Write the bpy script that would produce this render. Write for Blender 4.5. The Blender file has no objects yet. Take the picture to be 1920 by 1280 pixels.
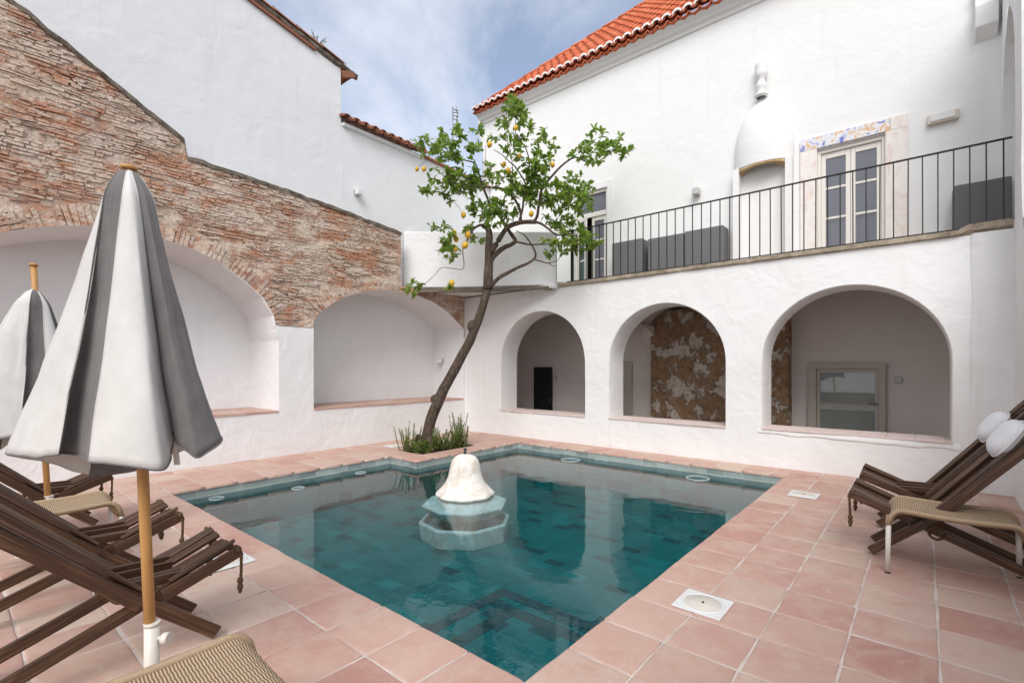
import bpy, bmesh, math, random
from mathutils import Vector, Matrix, noise
random.seed(7)
R = math.radians
sc = bpy.context.scene
COL = sc.collection

# ------------------------------------------------------------------ camera
FPX, CXP, HYP, CAMZ = 915.0, 960.0, 688.0, 1.5
TH = math.atan(772 / 915)
cam_d = bpy.data.cameras.new('camera')
cam = bpy.data.objects.new('camera', cam_d)
COL.objects.link(cam)
cam.location = (0, 0, CAMZ)
cam.rotation_euler = (R(90), 0, TH)
cam_d.sensor_width = 36
cam_d.lens = 36 * FPX / 1920
cam_d.shift_y = (HYP - 640) / 1920
cam_d.clip_start = 0.05
cam_d.clip_end = 500
sc.camera = cam

# ------------------------------------------------------------------ world, sun, exposure
SUN_EL, SUN_AZ = 44, 150          # degrees; azimuth clockwise from +Y
wd = bpy.data.worlds.new('World')
sc.world = wd
wd.use_nodes = True
wt = wd.node_tree
wt.nodes.clear()
W = wt.nodes.new
wo = W('ShaderNodeOutputWorld')
bg = W('ShaderNodeBackground')
bg.inputs['Strength'].default_value = 0.126
sky = W('ShaderNodeTexSky')
sky.sky_type = 'NISHITA'
sky.sun_disc = False
sky.sun_elevation = R(SUN_EL)
sky.sun_rotation = R(SUN_AZ)
sky.air_density = 1.0
sky.dust_density = 0.6
tc = W('ShaderNodeTexCoord')
mp = W('ShaderNodeMapping')
mp.inputs['Scale'].default_value = (1.0, 1.0, 1.3)
mp.inputs['Rotation'].default_value = (0.5, 0.35, 0.9)
mp.inputs['Location'].default_value = (0.75, 0.2, 0.1)
wt.links.new(tc.outputs['Generated'], mp.inputs['Vector'])
n1 = W('ShaderNodeTexNoise')
n1.inputs['Scale'].default_value = 2.3
n1.inputs['Detail'].default_value = 9
n1.inputs['Roughness'].default_value = 0.6
n1.inputs['Distortion'].default_value = 0.5
wt.links.new(mp.outputs['Vector'], n1.inputs['Vector'])
cr = W('ShaderNodeValToRGB')
cr.color_ramp.elements[0].position = 0.40
cr.color_ramp.elements[0].color = (0.15, 0.15, 0.15, 1)
cr.color_ramp.elements[1].position = 0.72
cr.color_ramp.elements[1].color = (0.62, 0.62, 0.62, 1)
wt.links.new(n1.outputs['Fac'], cr.inputs['Fac'])
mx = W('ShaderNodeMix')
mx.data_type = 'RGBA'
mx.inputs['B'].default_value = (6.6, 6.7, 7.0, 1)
# extra cloud added on the unseen sunny side, to lift the ambient light
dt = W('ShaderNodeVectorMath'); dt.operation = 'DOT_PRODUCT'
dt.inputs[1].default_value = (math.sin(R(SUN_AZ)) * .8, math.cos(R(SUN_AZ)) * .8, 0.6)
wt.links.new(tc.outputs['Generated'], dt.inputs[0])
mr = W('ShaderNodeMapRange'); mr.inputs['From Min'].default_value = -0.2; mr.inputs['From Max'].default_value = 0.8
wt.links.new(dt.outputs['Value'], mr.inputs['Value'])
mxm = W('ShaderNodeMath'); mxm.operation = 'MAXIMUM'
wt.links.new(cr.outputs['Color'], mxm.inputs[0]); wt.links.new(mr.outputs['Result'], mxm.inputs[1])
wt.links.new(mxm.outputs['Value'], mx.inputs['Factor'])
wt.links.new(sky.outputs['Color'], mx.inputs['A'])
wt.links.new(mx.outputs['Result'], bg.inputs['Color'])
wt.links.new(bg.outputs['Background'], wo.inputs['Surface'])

sl = bpy.data.lights.new('sun', 'SUN')
sl.energy = 1.8
sl.angle = R(34)
sl.color = (1.0, 0.975, 0.95)
so = bpy.data.objects.new('sun', sl)
COL.objects.link(so)
az = R(SUN_AZ)
sdir = Vector((math.sin(az) * math.cos(R(SUN_EL)), math.cos(az) * math.cos(R(SUN_EL)), math.sin(R(SUN_EL))))
so.rotation_euler = sdir.to_track_quat('Z', 'Y').to_euler()
so.location = sdir * 30

sc.view_settings.view_transform = 'Standard'
sc.view_settings.look = 'None'
sc.view_settings.exposure = 0.53
sc.view_settings.gamma = 1.0

# ------------------------------------------------------------------ pixel -> world (photograph pixels, 1920 wide)
def ray(x, y):
    c, s = math.cos(TH), math.sin(TH)
    a, b = (x - CXP) / FPX, (HYP - y) / FPX
    return Vector((-s + c * a, c + s * a, b))
def at_z(x, y, z=0.0):
    d = ray(x, y); t = (z - CAMZ) / d.z
    return Vector((0, 0, CAMZ)) + d * t
def at_x(x, y, X):
    d = ray(x, y); return Vector((0, 0, CAMZ)) + d * (X / d.x)
def at_y(x, y, Y):
    d = ray(x, y); return Vector((0, 0, CAMZ)) + d * (Y / d.y)
def at_d(x, y, dd):
    return Vector((0, 0, CAMZ)) + ray(x, y) * dd

# ------------------------------------------------------------------ object helpers
def link(o, parent=None):
    COL.objects.link(o)
    if parent is not None:
        o.parent = parent
    return o
def tag(o, label=None, cat=None, group=None, kind=None):
    if label: o['label'] = label
    if cat: o['category'] = cat
    if group: o['group'] = group
    if kind: o['kind'] = kind
    return o
def thing(name, label, cat, loc=(0, 0, 0), rz=0, group=None):
    o = bpy.data.objects.new(name, None)
    o.empty_display_size = 0.2
    o.location = loc
    o.rotation_euler = (0, 0, rz)
    link(o)
    return tag(o, label, cat, group)
def copy_tree(o, parent=None):
    c = o.copy(); link(c, parent)
    for ch in list(o.children):
        copy_tree(ch, c)
    return c

class MB:
    """collects shapes and links them as ONE mesh object"""
    def __init__(s):
        s.v = []; s.f = []; s.m = []; s.smooth = []
        s.mi = 0
    def add(s, vs, fs, smooth=False):
        n = len(s.v)
        s.v.extend(Vector(v) for v in vs)
        for f in fs:
            s.f.append([i + n for i in f]); s.m.append(s.mi); s.smooth.append(smooth)
    def box(s, lo, hi):
        x0, y0, z0 = lo; x1, y1, z1 = hi
        s.add([(x0, y0, z0), (x1, y0, z0), (x1, y1, z0), (x0, y1, z0), (x0, y0, z1), (x1, y0, z1), (x1, y1, z1), (x0, y1, z1)],
              [(0, 3, 2, 1), (4, 5, 6, 7), (0, 1, 5, 4), (1, 2, 6, 5), (2, 3, 7, 6), (3, 0, 4, 7)])
    def bar(s, a, b, w, h, up=(0, 0, 1)):
        """box from a to b, width w (sideways), height h"""
        a = Vector(a); b = Vector(b); d = (b - a).normalized()
        sd = d.cross(Vector(up))
        if sd.length < 1e-5: sd = d.cross(Vector((1, 0, 0)))
        sd.normalize(); u = sd.cross(d).normalized()
        vs = []
        for p in (a, b):
            for i, j in ((-1, -1), (1, -1), (1, 1), (-1, 1)):
                vs.append(p + sd * (i * w / 2) + u * (j * h / 2))
        s.add(vs, [(0, 3, 2, 1), (4, 5, 6, 7), (0, 1, 5, 4), (1, 2, 6, 5), (2, 3, 7, 6), (3, 0, 4, 7)])
    def tube(s, pts, rad, n=8, caps=True, smooth=True):
        pts = [Vector(p) for p in pts]
        if not hasattr(rad, '__len__'): rad = [rad] * len(pts)
        base = len(s.v); ref = Vector((0.31, 0.17, 0.93))
        vs = []
        for i, p in enumerate(pts):
            t = (pts[min(i + 1, len(pts) - 1)] - pts[max(i - 1, 0)])
            t = t.normalized() if t.length > 1e-7 else Vector((0, 0, 1))
            if abs(t.dot(ref)) > 0.97: ref = Vector((0.93, 0.3, 0.1))
            a = t.cross(ref).normalized(); b = t.cross(a)
            ref = b.cross(t) if False else ref
            for k in range(n):
                q = 2 * math.pi * k / n
                vs.append(p + (a * math.cos(q) + b * math.sin(q)) * rad[i])
        fs = []
        for i in range(len(pts) - 1):
            for k in range(n):
                k2 = (k + 1) % n
                fs.append((i * n + k, i * n + k2, (i + 1) * n + k2, (i + 1) * n + k))
        s.add(vs, fs, smooth)
        if caps:
            m = len(s.v) - len(vs)
            s.f.append([m + k for k in range(n)][::-1]); s.m.append(s.mi); s.smooth.append(False)
            e = m + (len(pts) - 1) * n
            s.f.append([e + k for k in range(n)]); s.m.append(s.mi); s.smooth.append(False)
    def lathe(s, prof, c=(0, 0, 0), n=24, a0=0, a1=2 * math.pi, sx=1, sy=1, smooth=True, flute=None):
        full = abs(a1 - a0 - 2 * math.pi) < 1e-6
        m = n if full else n + 1
        vs = []
        for (r, z) in prof:
            for k in range(m):
                q = a0 + (a1 - a0) * k / n
                rr = r * (flute(q, z) if flute else 1)
                vs.append((c[0] + rr * math.cos(q) * sx, c[1] + rr * math.sin(q) * sy, c[2] + z))
        fs = []
        for i in range(len(prof) - 1):
            for k in range(n):
                k2 = (k + 1) % m
                fs.append((i * m + k, i * m + k2, (i + 1) * m + k2, (i + 1) * m + k))
        s.add(vs, fs, smooth)
    def ball(s, c, r, n=12, m=8, sc_=(1, 1, 1)):
        prof = [(max(1e-4, math.sin(math.pi * i / m)), -math.cos(math.pi * i / m)) for i in range(m + 1)]
        vs = []; fs = []
        for (rr, z) in prof:
            for k in range(n):
                q = 2 * math.pi * k / n
                vs.append((c[0] + r * rr * math.cos(q) * sc_[0], c[1] + r * rr * math.sin(q) * sc_[1], c[2] + r * z * sc_[2]))
        for i in range(m):
            for k in range(n):
                k2 = (k + 1) % n
                fs.append((i * n + k, i * n + k2, (i + 1) * n + k2, (i + 1) * n + k))
        s.add(vs, fs, True)
    def prism(s, poly, axis, a, b):
        """2-D polygon extruded along an axis from a to b"""
        def P(u, v, w):
            return {'x': (w, u, v), 'y': (u, w, v), 'z': (u, v, w)}[axis]
        n = len(poly)
        vs = [P(u, v, a) for u, v in poly] + [P(u, v, b) for u, v in poly]
        fs = [tuple(range(n))[::-1], tuple(range(n, 2 * n))] + [(i, (i + 1) % n, n + (i + 1) % n, n + i) for i in range(n)]
        s.add(vs, fs)
    def build(s, name, mats, parent=None, bevel=0, seg=2, sub=0, normals=True, wn=False):
        me = bpy.data.meshes.new(name)
        me.from_pydata([tuple(v) for v in s.v], [], s.f)
        if not isinstance(mats, (list, tuple)): mats = [mats]
        for m in mats: me.materials.append(m)
        me.polygons.foreach_set('material_index', s.m)
        me.polygons.foreach_set('use_smooth', s.smooth)
        me.update()
        if normals:
            b = bmesh.new(); b.from_mesh(me); bmesh.ops.recalc_face_normals(b, faces=b.faces); b.to_mesh(me); b.free()
        o = bpy.data.objects.new(name, me)
        link(o, parent)
        if bevel:
            md = o.modifiers.new('bevel', 'BEVEL'); md.width = bevel; md.segments = seg; md.limit_method = 'ANGLE'; md.angle_limit = R(40)
        if sub:
            md = o.modifiers.new('sub', 'SUBSURF'); md.levels = sub; md.render_levels = sub
        return o

# ------------------------------------------------------------------ material helpers
class NT:
    def __init__(s, name):
        s.mat = bpy.data.materials.new(name); s.mat.use_nodes = True
        s.t = s.mat.node_tree
        s.b = s.t.nodes['Principled BSDF']; s.out = s.t.nodes['Material Output']
    def n(s, typ, **kw):
        nd = s.t.nodes.new('ShaderNode' + typ)
        for k, v in kw.items():
            if k in nd.inputs: s.put(nd.inputs[k], v)
            else: setattr(nd, k, v)
        return nd
    def put(s, sock, v):
        if isinstance(v, bpy.types.NodeSocket): s.t.links.new(v, sock)
        else:
            if isinstance(v, tuple) and len(v) == 3 and sock.type == 'RGBA': v = v + (1,)
            sock.default_value = v
    def coord(s, kind='Object', scale=(1, 1, 1), rot=(0, 0, 0)):
        c = s.n('TexCoord'); m = s.n('Mapping', Scale=scale, Rotation=rot)
        s.t.links.new(c.outputs[kind], m.inputs['Vector']); return m.outputs['Vector']
    def pos(s, scale=(1, 1, 1), rot=(0, 0, 0)):
        c = s.n('NewGeometry'); m = s.n('Mapping', Scale=scale, Rotation=rot)
        s.t.links.new(c.outputs['Position'], m.inputs['Vector']); return m.outputs['Vector']
    def noise(s, vec, scale, detail=5, rough=0.55, dist=0.0):
        return s.n('TexNoise', Vector=vec, Scale=scale, Detail=detail, Roughness=rough, Distortion=dist).outputs['Fac']
    def ramp(s, fac, stops, interp='LINEAR'):
        r = s.n('ValToRGB'); r.color_ramp.interpolation = interp
        el = r.color_ramp.elements
        while len(el) < len(stops): el.new(0.5)
        for e, (p, c) in zip(el, stops):
            e.position = p
            if not hasattr(c, '__len__'): c = (c, c, c)
            e.color = tuple(c) + (1,) if len(c) == 3 else c
        s.put(r.inputs['Fac'], fac); return r.outputs['Color']
    def mix(s, fac, a, b, mode='MIX'):
        m = s.n('Mix', data_type='RGBA', blend_type=mode)
        s.put(m.inputs[0], fac); s.put(m.inputs[6], a); s.put(m.inputs[7], b); return m.outputs[2]
    def math(s, op, a, b=0.0, c=0.0):
        m = s.n('Math', operation=op); s.put(m.inputs[0], a); s.put(m.inputs[1], b)
        if len(m.inputs) > 2: s.put(m.inputs[2], c)
        return m.outputs[0]
    def bump(s, h, strength=0.3, dist=0.02, normal=None):
        b = s.n('Bump', Strength=strength, Distance=dist, Height=h)
        if normal: s.put(b.inputs['Normal'], normal)
        s.t.links.new(b.outputs['Normal'], s.b.inputs['Normal']); return b.outputs['Normal']
    def set(s, col=None, rough=None, spec=None, metal=None):
        if col is not None: s.put(s.b.inputs['Base Color'], col)
        if rough is not None: s.put(s.b.inputs['Roughness'], rough)
        if spec is not None: s.put(s.b.inputs['Specular IOR Level'], spec)
        if metal is not None: s.put(s.b.inputs['Metallic'], metal)
        return s.mat
    def island(s):
        return s.n('NewGeometry').outputs['Random Per Island']

def plaster(name, col, grime=(0.62, 0.58, 0.52), amount=0.35, bump=0.5, scale=1.0):
    m = NT(name); p = m.pos()
    big = m.noise(p, 0.8 * scale, 6, 0.6); fine = m.noise(p, 9 * scale, 6, 0.6); mid = m.noise(p, 3 * scale, 4, 0.5, 0.6)
    f = m.ramp(big, [(0.35, 0.0), (0.75, 1.0)])
    c = m.mix(m.math('MULTIPLY', f, amount), col, grime)
    sp = m.ramp(m.noise(p, 38, 3, 0.6), [(0.70, 0.0), (0.78, 1.0)])
    c = m.mix(m.math('MULTIPLY', sp, 0.12), c, (0.35, 0.31, 0.27))
    st = m.ramp(m.noise(m.pos((5.5, 5.5, 0.35)), 1.0, 6, 0.62, 0.4), [(0.58, 0.0), (0.78, 1.0)])
    c = m.mix(m.math('MULTIPLY', st, amount * 0.45), c, (0.56, 0.52, 0.46))
    pt = m.ramp(m.noise(p, 1.3, 2, 0.4, 1.2), [(0.60, 0.0), (0.615, 1.0)])
    c = m.mix(m.math('MULTIPLY', pt, amount * 0.22), c, (0.86, 0.86, 0.86))
    h = m.math('ADD', m.math('MULTIPLY', mid, 1.0), m.math('MULTIPLY', fine, 0.28))
    m.bump(h, bump, 0.05)
    return m.set(c, 0.9, 0.2)

M = {}
M['white'] = plaster('white_limewash', (0.80, 0.80, 0.81), (0.71, 0.70, 0.69), 0.45, 0.5)
M['whitelow'] = plaster('white_limewash_worn', (0.79, 0.785, 0.78), (0.70, 0.68, 0.65), 0.45, 0.4)
M['facade'] = plaster('white_facade_paint', (0.80, 0.80, 0.79), (0.75, 0.74, 0.72), 0.4, 0.22)
M['gable'] = plaster('white_gable_paint', (0.76, 0.77, 0.79), (0.69, 0.69, 0.70), 0.5, 0.3, 0.7)
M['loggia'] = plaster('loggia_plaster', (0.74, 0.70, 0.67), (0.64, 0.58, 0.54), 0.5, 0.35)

def mk_terracotta():
    m = NT('terracotta_paver'); p = m.pos(); r = m.island()
    base = m.ramp(r, [(0.0, (0.485, 0.285, 0.238)), (0.25, (0.505, 0.315, 0.258)), (0.5, (0.455, 0.245, 0.205)), (0.72, (0.515, 0.345, 0.282)), (0.86, (0.545, 0.41, 0.335)), (1.0, (0.425, 0.215, 0.175))])
    # every tile shifts the pattern by its own amount
    off = m.n('Combine' + 'XYZ'); m.put(off.inputs[0], m.math('MULTIPLY', r, 37.0)); m.put(off.inputs[1], m.math('MULTIPLY', r, 91.0))
    va = m.n('VectorMath', operation='ADD'); m.put(va.inputs[0], p); m.put(va.inputs[1], off.outputs[0])
    q = va.outputs[0]
    n1 = m.ramp(m.noise(q, 3.2, 5, 0.6, 0.6), [(0.42, 0.0), (0.72, 1.0)])
    c = m.mix(m.math('MULTIPLY', n1, 0.75), base, (0.55, 0.42, 0.335))
    n2 = m.ramp(m.noise(q, 5.0, 6, 0.65), [(0.52, 0.0), (0.75, 1.0)])
    c = m.mix(m.math('MULTIPLY', n2, 0.5), c, (0.43, 0.19, 0.14))
    n3 = m.ramp(m.noise(p, 0.9, 4, 0.5), [(0.45, 0.0), (0.7, 1.0)])
    c = m.mix(m.math('MULTIPLY', n3, 0.3), c, (0.60, 0.47, 0.39))
    n4 = m.ramp(m.noise(q, 14, 7, 0.7, 0.5), [(0.55, 0.0), (0.72, 1.0)])
    c = m.mix(m.math('MULTIPLY', n4, 0.35), c, (0.66, 0.55, 0.45))
    sp = m.ramp(m.noise(p, 60, 2, 0.5), [(0.68, 0.0), (0.76, 1.0)])
    c = m.mix(m.math('MULTIPLY', sp, 0.35), c, (0.28, 0.16, 0.12))
    m.bump(m.math('ADD', m.noise(q, 8, 5, 0.6), m.math('MULTIPLY', m.noise(p, 70, 3), 0.2)), 0.25, 0.02)
    return m.set(c, m.ramp(m.noise(q, 4, 3), [(0.3, 0.5), (0.7, 0.75)]), 0.35)
M['terracotta'] = mk_terracotta()
def mk_grout():
    m = NT('pale_grout'); p = m.pos()
    c = m.ramp(m.noise(p, 4, 6, 0.6), [(0.3, (0.44, 0.35, 0.30)), (0.5, (0.58, 0.49, 0.44)), (0.7, (0.68, 0.60, 0.55))])
    m.bump(m.noise(p, 60, 4), 0.3, 0.01)
    return m.set(c, 0.9, 0.2)
M['grout'] = mk_grout()
M['sillpink'] = plaster('pink_sill', (0.66, 0.53, 0.49), (0.72, 0.64, 0.60), 0.6, 0.3, 3)

def mk_brick():
    m = NT('old_brick'); p = m.pos(); r = m.island()
    base = m.ramp(r, [(0.0, (0.40, 0.19, 0.12)), (0.15, (0.46, 0.31, 0.25)), (0.33, (0.56, 0.44, 0.36)), (0.5, (0.36, 0.24, 0.19)), (0.62, (0.60, 0.51, 0.43)), (0.78, (0.50, 0.26, 0.15)), (0.9, (0.48, 0.36, 0.30)), (1.0, (0.58, 0.42, 0.30))])
    red = m.ramp(m.noise(m.pos((1, 1, 2.0)), 1.3, 7, 0.68, 0.4), [(0.47, 0.0), (0.56, 1.0)])
    c = m.mix(m.math('MULTIPLY', red, 0.52), base, (0.55, 0.205, 0.085))
    lime = m.ramp(m.noise(m.pos((1, 1, 2.2)), 1.7, 9, 0.72, 0.8), [(0.46, 0.0), (0.55, 1.0)])
    c = m.mix(m.math('MULTIPLY', lime, 0.76), c, (0.74, 0.64, 0.54))
    spk = m.noise(m.pos((1, 1, 2)), 42, 4, 0.7)
    c = m.mix(m.ramp(spk, [(0.52, 0.0), (0.66, 0.55)]), c, (0.70, 0.60, 0.50))
    c = m.mix(m.ramp(spk, [(0.34, 0.6), (0.46, 0.0)]), c, (0.34, 0.15, 0.085))
    fin = m.ramp(m.noise(p, 24, 4, 0.7), [(0.34, 1.0), (0.48, 0.0)])
    c = m.mix(m.math('MULTIPLY', fin, 0.5), c, (0.20, 0.125, 0.09))
    m.bump(m.math('ADD', m.noise(p, 28, 6, 0.7), m.math('MULTIPLY', m.noise(p, 9, 3), 1.2)), 0.75, 0.03)
    return m.set(c, 0.95, 0.1)
M['brick'] = mk_brick()
def mk_mortar():
    m = NT('crumbling_mortar'); p = m.pos()
    c = m.ramp(m.noise(p, 7, 8, 0.7), [(0.3, (0.24, 0.155, 0.11)), (0.5, (0.45, 0.345, 0.27)), (0.7, (0.62, 0.53, 0.45))])
    m.bump(m.noise(p, 22, 6, 0.7), 1.0, 0.05)
    return m.set(c, 0.95, 0.1)
M['mortar'] = mk_mortar()
def mk_coping():
    m = NT('weathered_coping'); p = m.pos()
    c = m.ramp(m.noise(p, 6, 8, 0.7), [(0.35, (0.07, 0.06, 0.05)), (0.55, (0.24, 0.20, 0.16)), (0.75, (0.42, 0.34, 0.27))])
    m.bump(m.noise(p, 16, 6, 0.7), 1.0, 0.04)
    return m.set(c, 0.95, 0.1)
M['coping'] = mk_coping()
def mk_patchy():
    m = NT('stripped_patchy_plaster'); p = m.pos()
    big = m.noise(m.pos((1, 1, 0.85)), 2.8, 12, 0.74, 0.3)
    f = m.ramp(big, [(0.495, 0.0), (0.53, 1.0)])
    brown = m.ramp(m.noise(p, 9, 6, 0.65), [(0.3, (0.19, 0.12, 0.07)), (0.7, (0.40, 0.26, 0.155))])
    pale = m.ramp(m.noise(p, 6, 6, 0.6), [(0.3, (0.48, 0.40, 0.33)), (0.7, (0.62, 0.57, 0.51))])
    holes = m.ramp(m.noise(p, 17, 5, 0.6), [(0.60, 0.0), (0.64, 1.0)])
    c = m.mix(f, brown, pale)
    c = m.mix(m.math('MULTIPLY', holes, 0.8), c, (0.16, 0.09, 0.05))
    m.bump(m.math('ADD', m.math('MULTIPLY', f, 0.6), m.noise(p, 18, 6)), 0.8, 0.04)
    return m.set(c, 0.95, 0.1)
M['patchy'] = mk_patchy()
def mk_stonework():
    m = NT('brown_rubble'); p = m.pos()
    c = m.ramp(m.noise(p, 12, 7, 0.7), [(0.3, (0.10, 0.06, 0.04)), (0.55, (0.24, 0.15, 0.09)), (0.75, (0.40, 0.28, 0.18))])
    m.bump(m.noise(p, 20, 6, 0.7), 1.0, 0.05)
    return m.set(c, 0.95, 0.1)
M['rubble'] = mk_stonework()

def mk_rooftile(name, cols, moss=0.15):
    m = NT(name); p = m.pos(); r = m.island()
    c = m.ramp(r, [(i / (len(cols) - 1), cc) for i, cc in enumerate(cols)])
    n = m.ramp(m.noise(p, 6, 6, 0.6), [(0.45, 0.0), (0.75, 1.0)])
    c = m.mix(m.math('MULTIPLY', n, moss), c, (0.16, 0.09, 0.06))
    m.bump(m.noise(p, 30, 4), 0.25, 0.01)
    return m.set(c, 0.8, 0.3)
M['rooftile'] = mk_rooftile('red_clay_tile', [(0.52, 0.12, 0.05), (0.60, 0.16, 0.07), (0.47, 0.10, 0.045), (0.62, 0.19, 0.09), (0.55, 0.14, 0.06)], 0.12)
M['oldtile'] = mk_rooftile('old_clay_tile', [(0.30, 0.11, 0.06), (0.38, 0.16, 0.09), (0.22, 0.09, 0.06), (0.42, 0.21, 0.13)], 0.6)

def mk_wood(name, dark, mid, light, rough=0.55, spec=0.4, axis_scale=(3, 40, 40), bump=0.2):
    m = NT(name); r = m.island()
    g = m.noise(m.coord('Object', axis_scale), 1.0, 6, 0.65, 0.8)
    c = m.ramp(g, [(0.25, dark), (0.5, mid), (0.78, light)])
    c = m.mix(m.math('MULTIPLY', r, 0.5), c, dark)
    m.bump(g, bump, 0.004)
    return m.set(c, rough, spec)
M['slat'] = mk_wood('dark_oiled_wood', (0.024, 0.011, 0.005), (0.078, 0.037, 0.019), (0.26, 0.145, 0.078), 0.38, 0.5, (2.2, 46, 46), 0.45)
M['pole'] = mk_wood('honey_wood', (0.42, 0.21, 0.07), (0.50, 0.27, 0.09), (0.58, 0.34, 0.13), 0.5, 0.4, (30, 30, 2))
M['beam'] = mk_wood('grey_weathered_wood', (0.09, 0.07, 0.055), (0.19, 0.16, 0.13), (0.33, 0.28, 0.23), 0.85, 0.1, (6, 6, 30), 0.6)

def mk_fabric(name, col, col2):
    m = NT(name); p = m.pos()
    c = m.mix(m.ramp(m.noise(m.coord('Object'), 5, 5, 0.6), [(0.35, 0.0), (0.7, 1.0)]), col, col2)
    w = m.math('ADD', m.noise(m.coord('Object', (400, 400, 60)), 1, 2), m.noise(m.coord('Object', (60, 60, 400)), 1, 2))
    m.bump(m.math('ADD', m.math('MULTIPLY', w, 0.1), m.noise(m.coord('Object', (1, 1, 0.5)), 9, 3)), 0.25, 0.02)
    m.put(m.b.inputs['Sheen Weight'], 0.2)
    return m.set(c, 0.9, 0.15)
M['fabwhite'] = mk_fabric('canvas_white', (0.62, 0.605, 0.58), (0.53, 0.515, 0.49))
M['fabgrey'] = mk_fabric('canvas_grey', (0.165, 0.155, 0.152), (0.115, 0.107, 0.105))
M['cushion'] = mk_fabric('cushion_white', (0.78, 0.78, 0.80), (0.74, 0.74, 0.76))

def simple(name, col, rough=0.5, spec=0.5, metal=0.0, var=0.15, scale=8, bump=0.08):
    m = NT(name); p = m.coord('Object')
    c = m.mix(m.math('MULTIPLY', m.noise(p, scale, 5, 0.6), var * 2), col, tuple(x * 0.55 for x in col))
    m.bump(m.noise(p, scale * 6, 4), bump, 0.004)
    return m.set(c, rough, spec, metal)
M['iron'] = simple('black_iron', (0.022, 0.021, 0.022), 0.6, 0.4)
M['steelwhite'] = simple('white_enamel', (0.72, 0.68, 0.61), 0.4, 0.5)
M['plastic'] = simple('white_plastic', (0.74, 0.74, 0.73), 0.45, 0.5, var=0.08)
M['plasticwarm'] = simple('cream_plastic', (0.66, 0.61, 0.54), 0.5, 0.4, var=0.08)
M['poolring'] = simple('pool_fitting_plastic', (0.34, 0.40, 0.40), 0.5, 0.4)
M['greymetal'] = simple('grey_sheet_metal', (0.16, 0.163, 0.166), 0.7, 0.3, var=0.12, scale=3)
M['greenbox'] = simple('dark_steel', (0.05, 0.055, 0.06), 0.6, 0.4)
M['doorwhite'] = simple('cream_door_paint', (0.76, 0.73, 0.67), 0.5, 0.4, var=0.06)
M['doordark'] = simple('dark_green_door_paint', (0.012, 0.016, 0.014), 0.5, 0.4)
M['doorbeige'] = simple('beige_door_paint', (0.50, 0.46, 0.41), 0.6, 0.4, var=0.06)
M['rope'] = simple('brown_rope', (0.13, 0.08, 0.045), 0.9, 0.1, var=0.4, scale=60, bump=0.6)
M['lamp'] = simple('grey_lamp_body', (0.55, 0.55, 0.54), 0.5, 0.4)
M['chrome'] = simple('dull_metal', (0.30, 0.29, 0.28), 0.35, 0.5, 0.9)
M['slabstone'] = NT('balcony_edge_stone')
_m = M['slabstone']; _p = _m.pos()
_c = _m.ramp(_m.noise(_p, 5, 8, 0.7), [(0.3, (0.17, 0.135, 0.10)), (0.5, (0.34, 0.28, 0.21)), (0.7, (0.50, 0.43, 0.35))]); _m.bump(_m.noise(_p, 25, 6), 0.7, 0.02)
M['slabstone'] = _m.set(_c, 0.9, 0.2)
_m = NT('ochre_stone'); _p = _m.pos()
_c = _m.ramp(_m.noise(_p, 7, 7, 0.65), [(0.3, (0.42, 0.27, 0.12)), (0.6, (0.60, 0.44, 0.25)), (0.8, (0.66, 0.55, 0.40))]); _m.bump(_m.noise(_p, 20, 6), 0.6, 0.02)
M['ochre'] = _m.set(_c, 0.9, 0.2)
_m = NT('pink_marble'); _p = _m.pos((1, 1, 0.6))
_c = _m.ramp(_m.noise(_p, 5, 9, 0.65, 1.6), [(0.3, (0.70, 0.56, 0.50)), (0.48, (0.77, 0.72, 0.68)), (0.7, (0.80, 0.78, 0.75))])
M['marble'] = _m.set(_c, 0.5, 0.4)
_m = NT('blue_glazed_tile'); _p = _m.pos()
_c = _m.ramp(_m.noise(_p, 7, 5, 0.5, 1.4), [(0.36, (0.16, 0.18, 0.48)), (0.44, (0.66, 0.68, 0.76)), (0.54, (0.74, 0.73, 0.72)), (0.60, (0.64, 0.36, 0.12)), (0.66, (0.70, 0.67, 0.68)), (0.74, (0.24, 0.26, 0.55))])
M['azulejo'] = _m.set(_c, 0.35, 0.5)
def mk_glass(name, col, rough=0.03, spec=0.5):
    m = NT(name)
    n = m.noise(m.pos(), 1.5, 3)
    m.bump(n, 0.03, 0.02)
    return m.set(m.ramp(n, [(0.3, col), (0.7, tuple(c * 1.25 for c in col))]), rough, spec)
M['glass'] = mk_glass('door_glass', (0.13, 0.135, 0.16))
M['glassgreen'] = mk_glass('green_glass', (0.012, 0.055, 0.045))
M['glassloggia'] = mk_glass('loggia_door_glass', (0.24, 0.27, 0.26), 0.02, 0.9)
M['room'] = simple('dark_room', (0.02, 0.02, 0.02), 0.9, 0.1)

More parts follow.
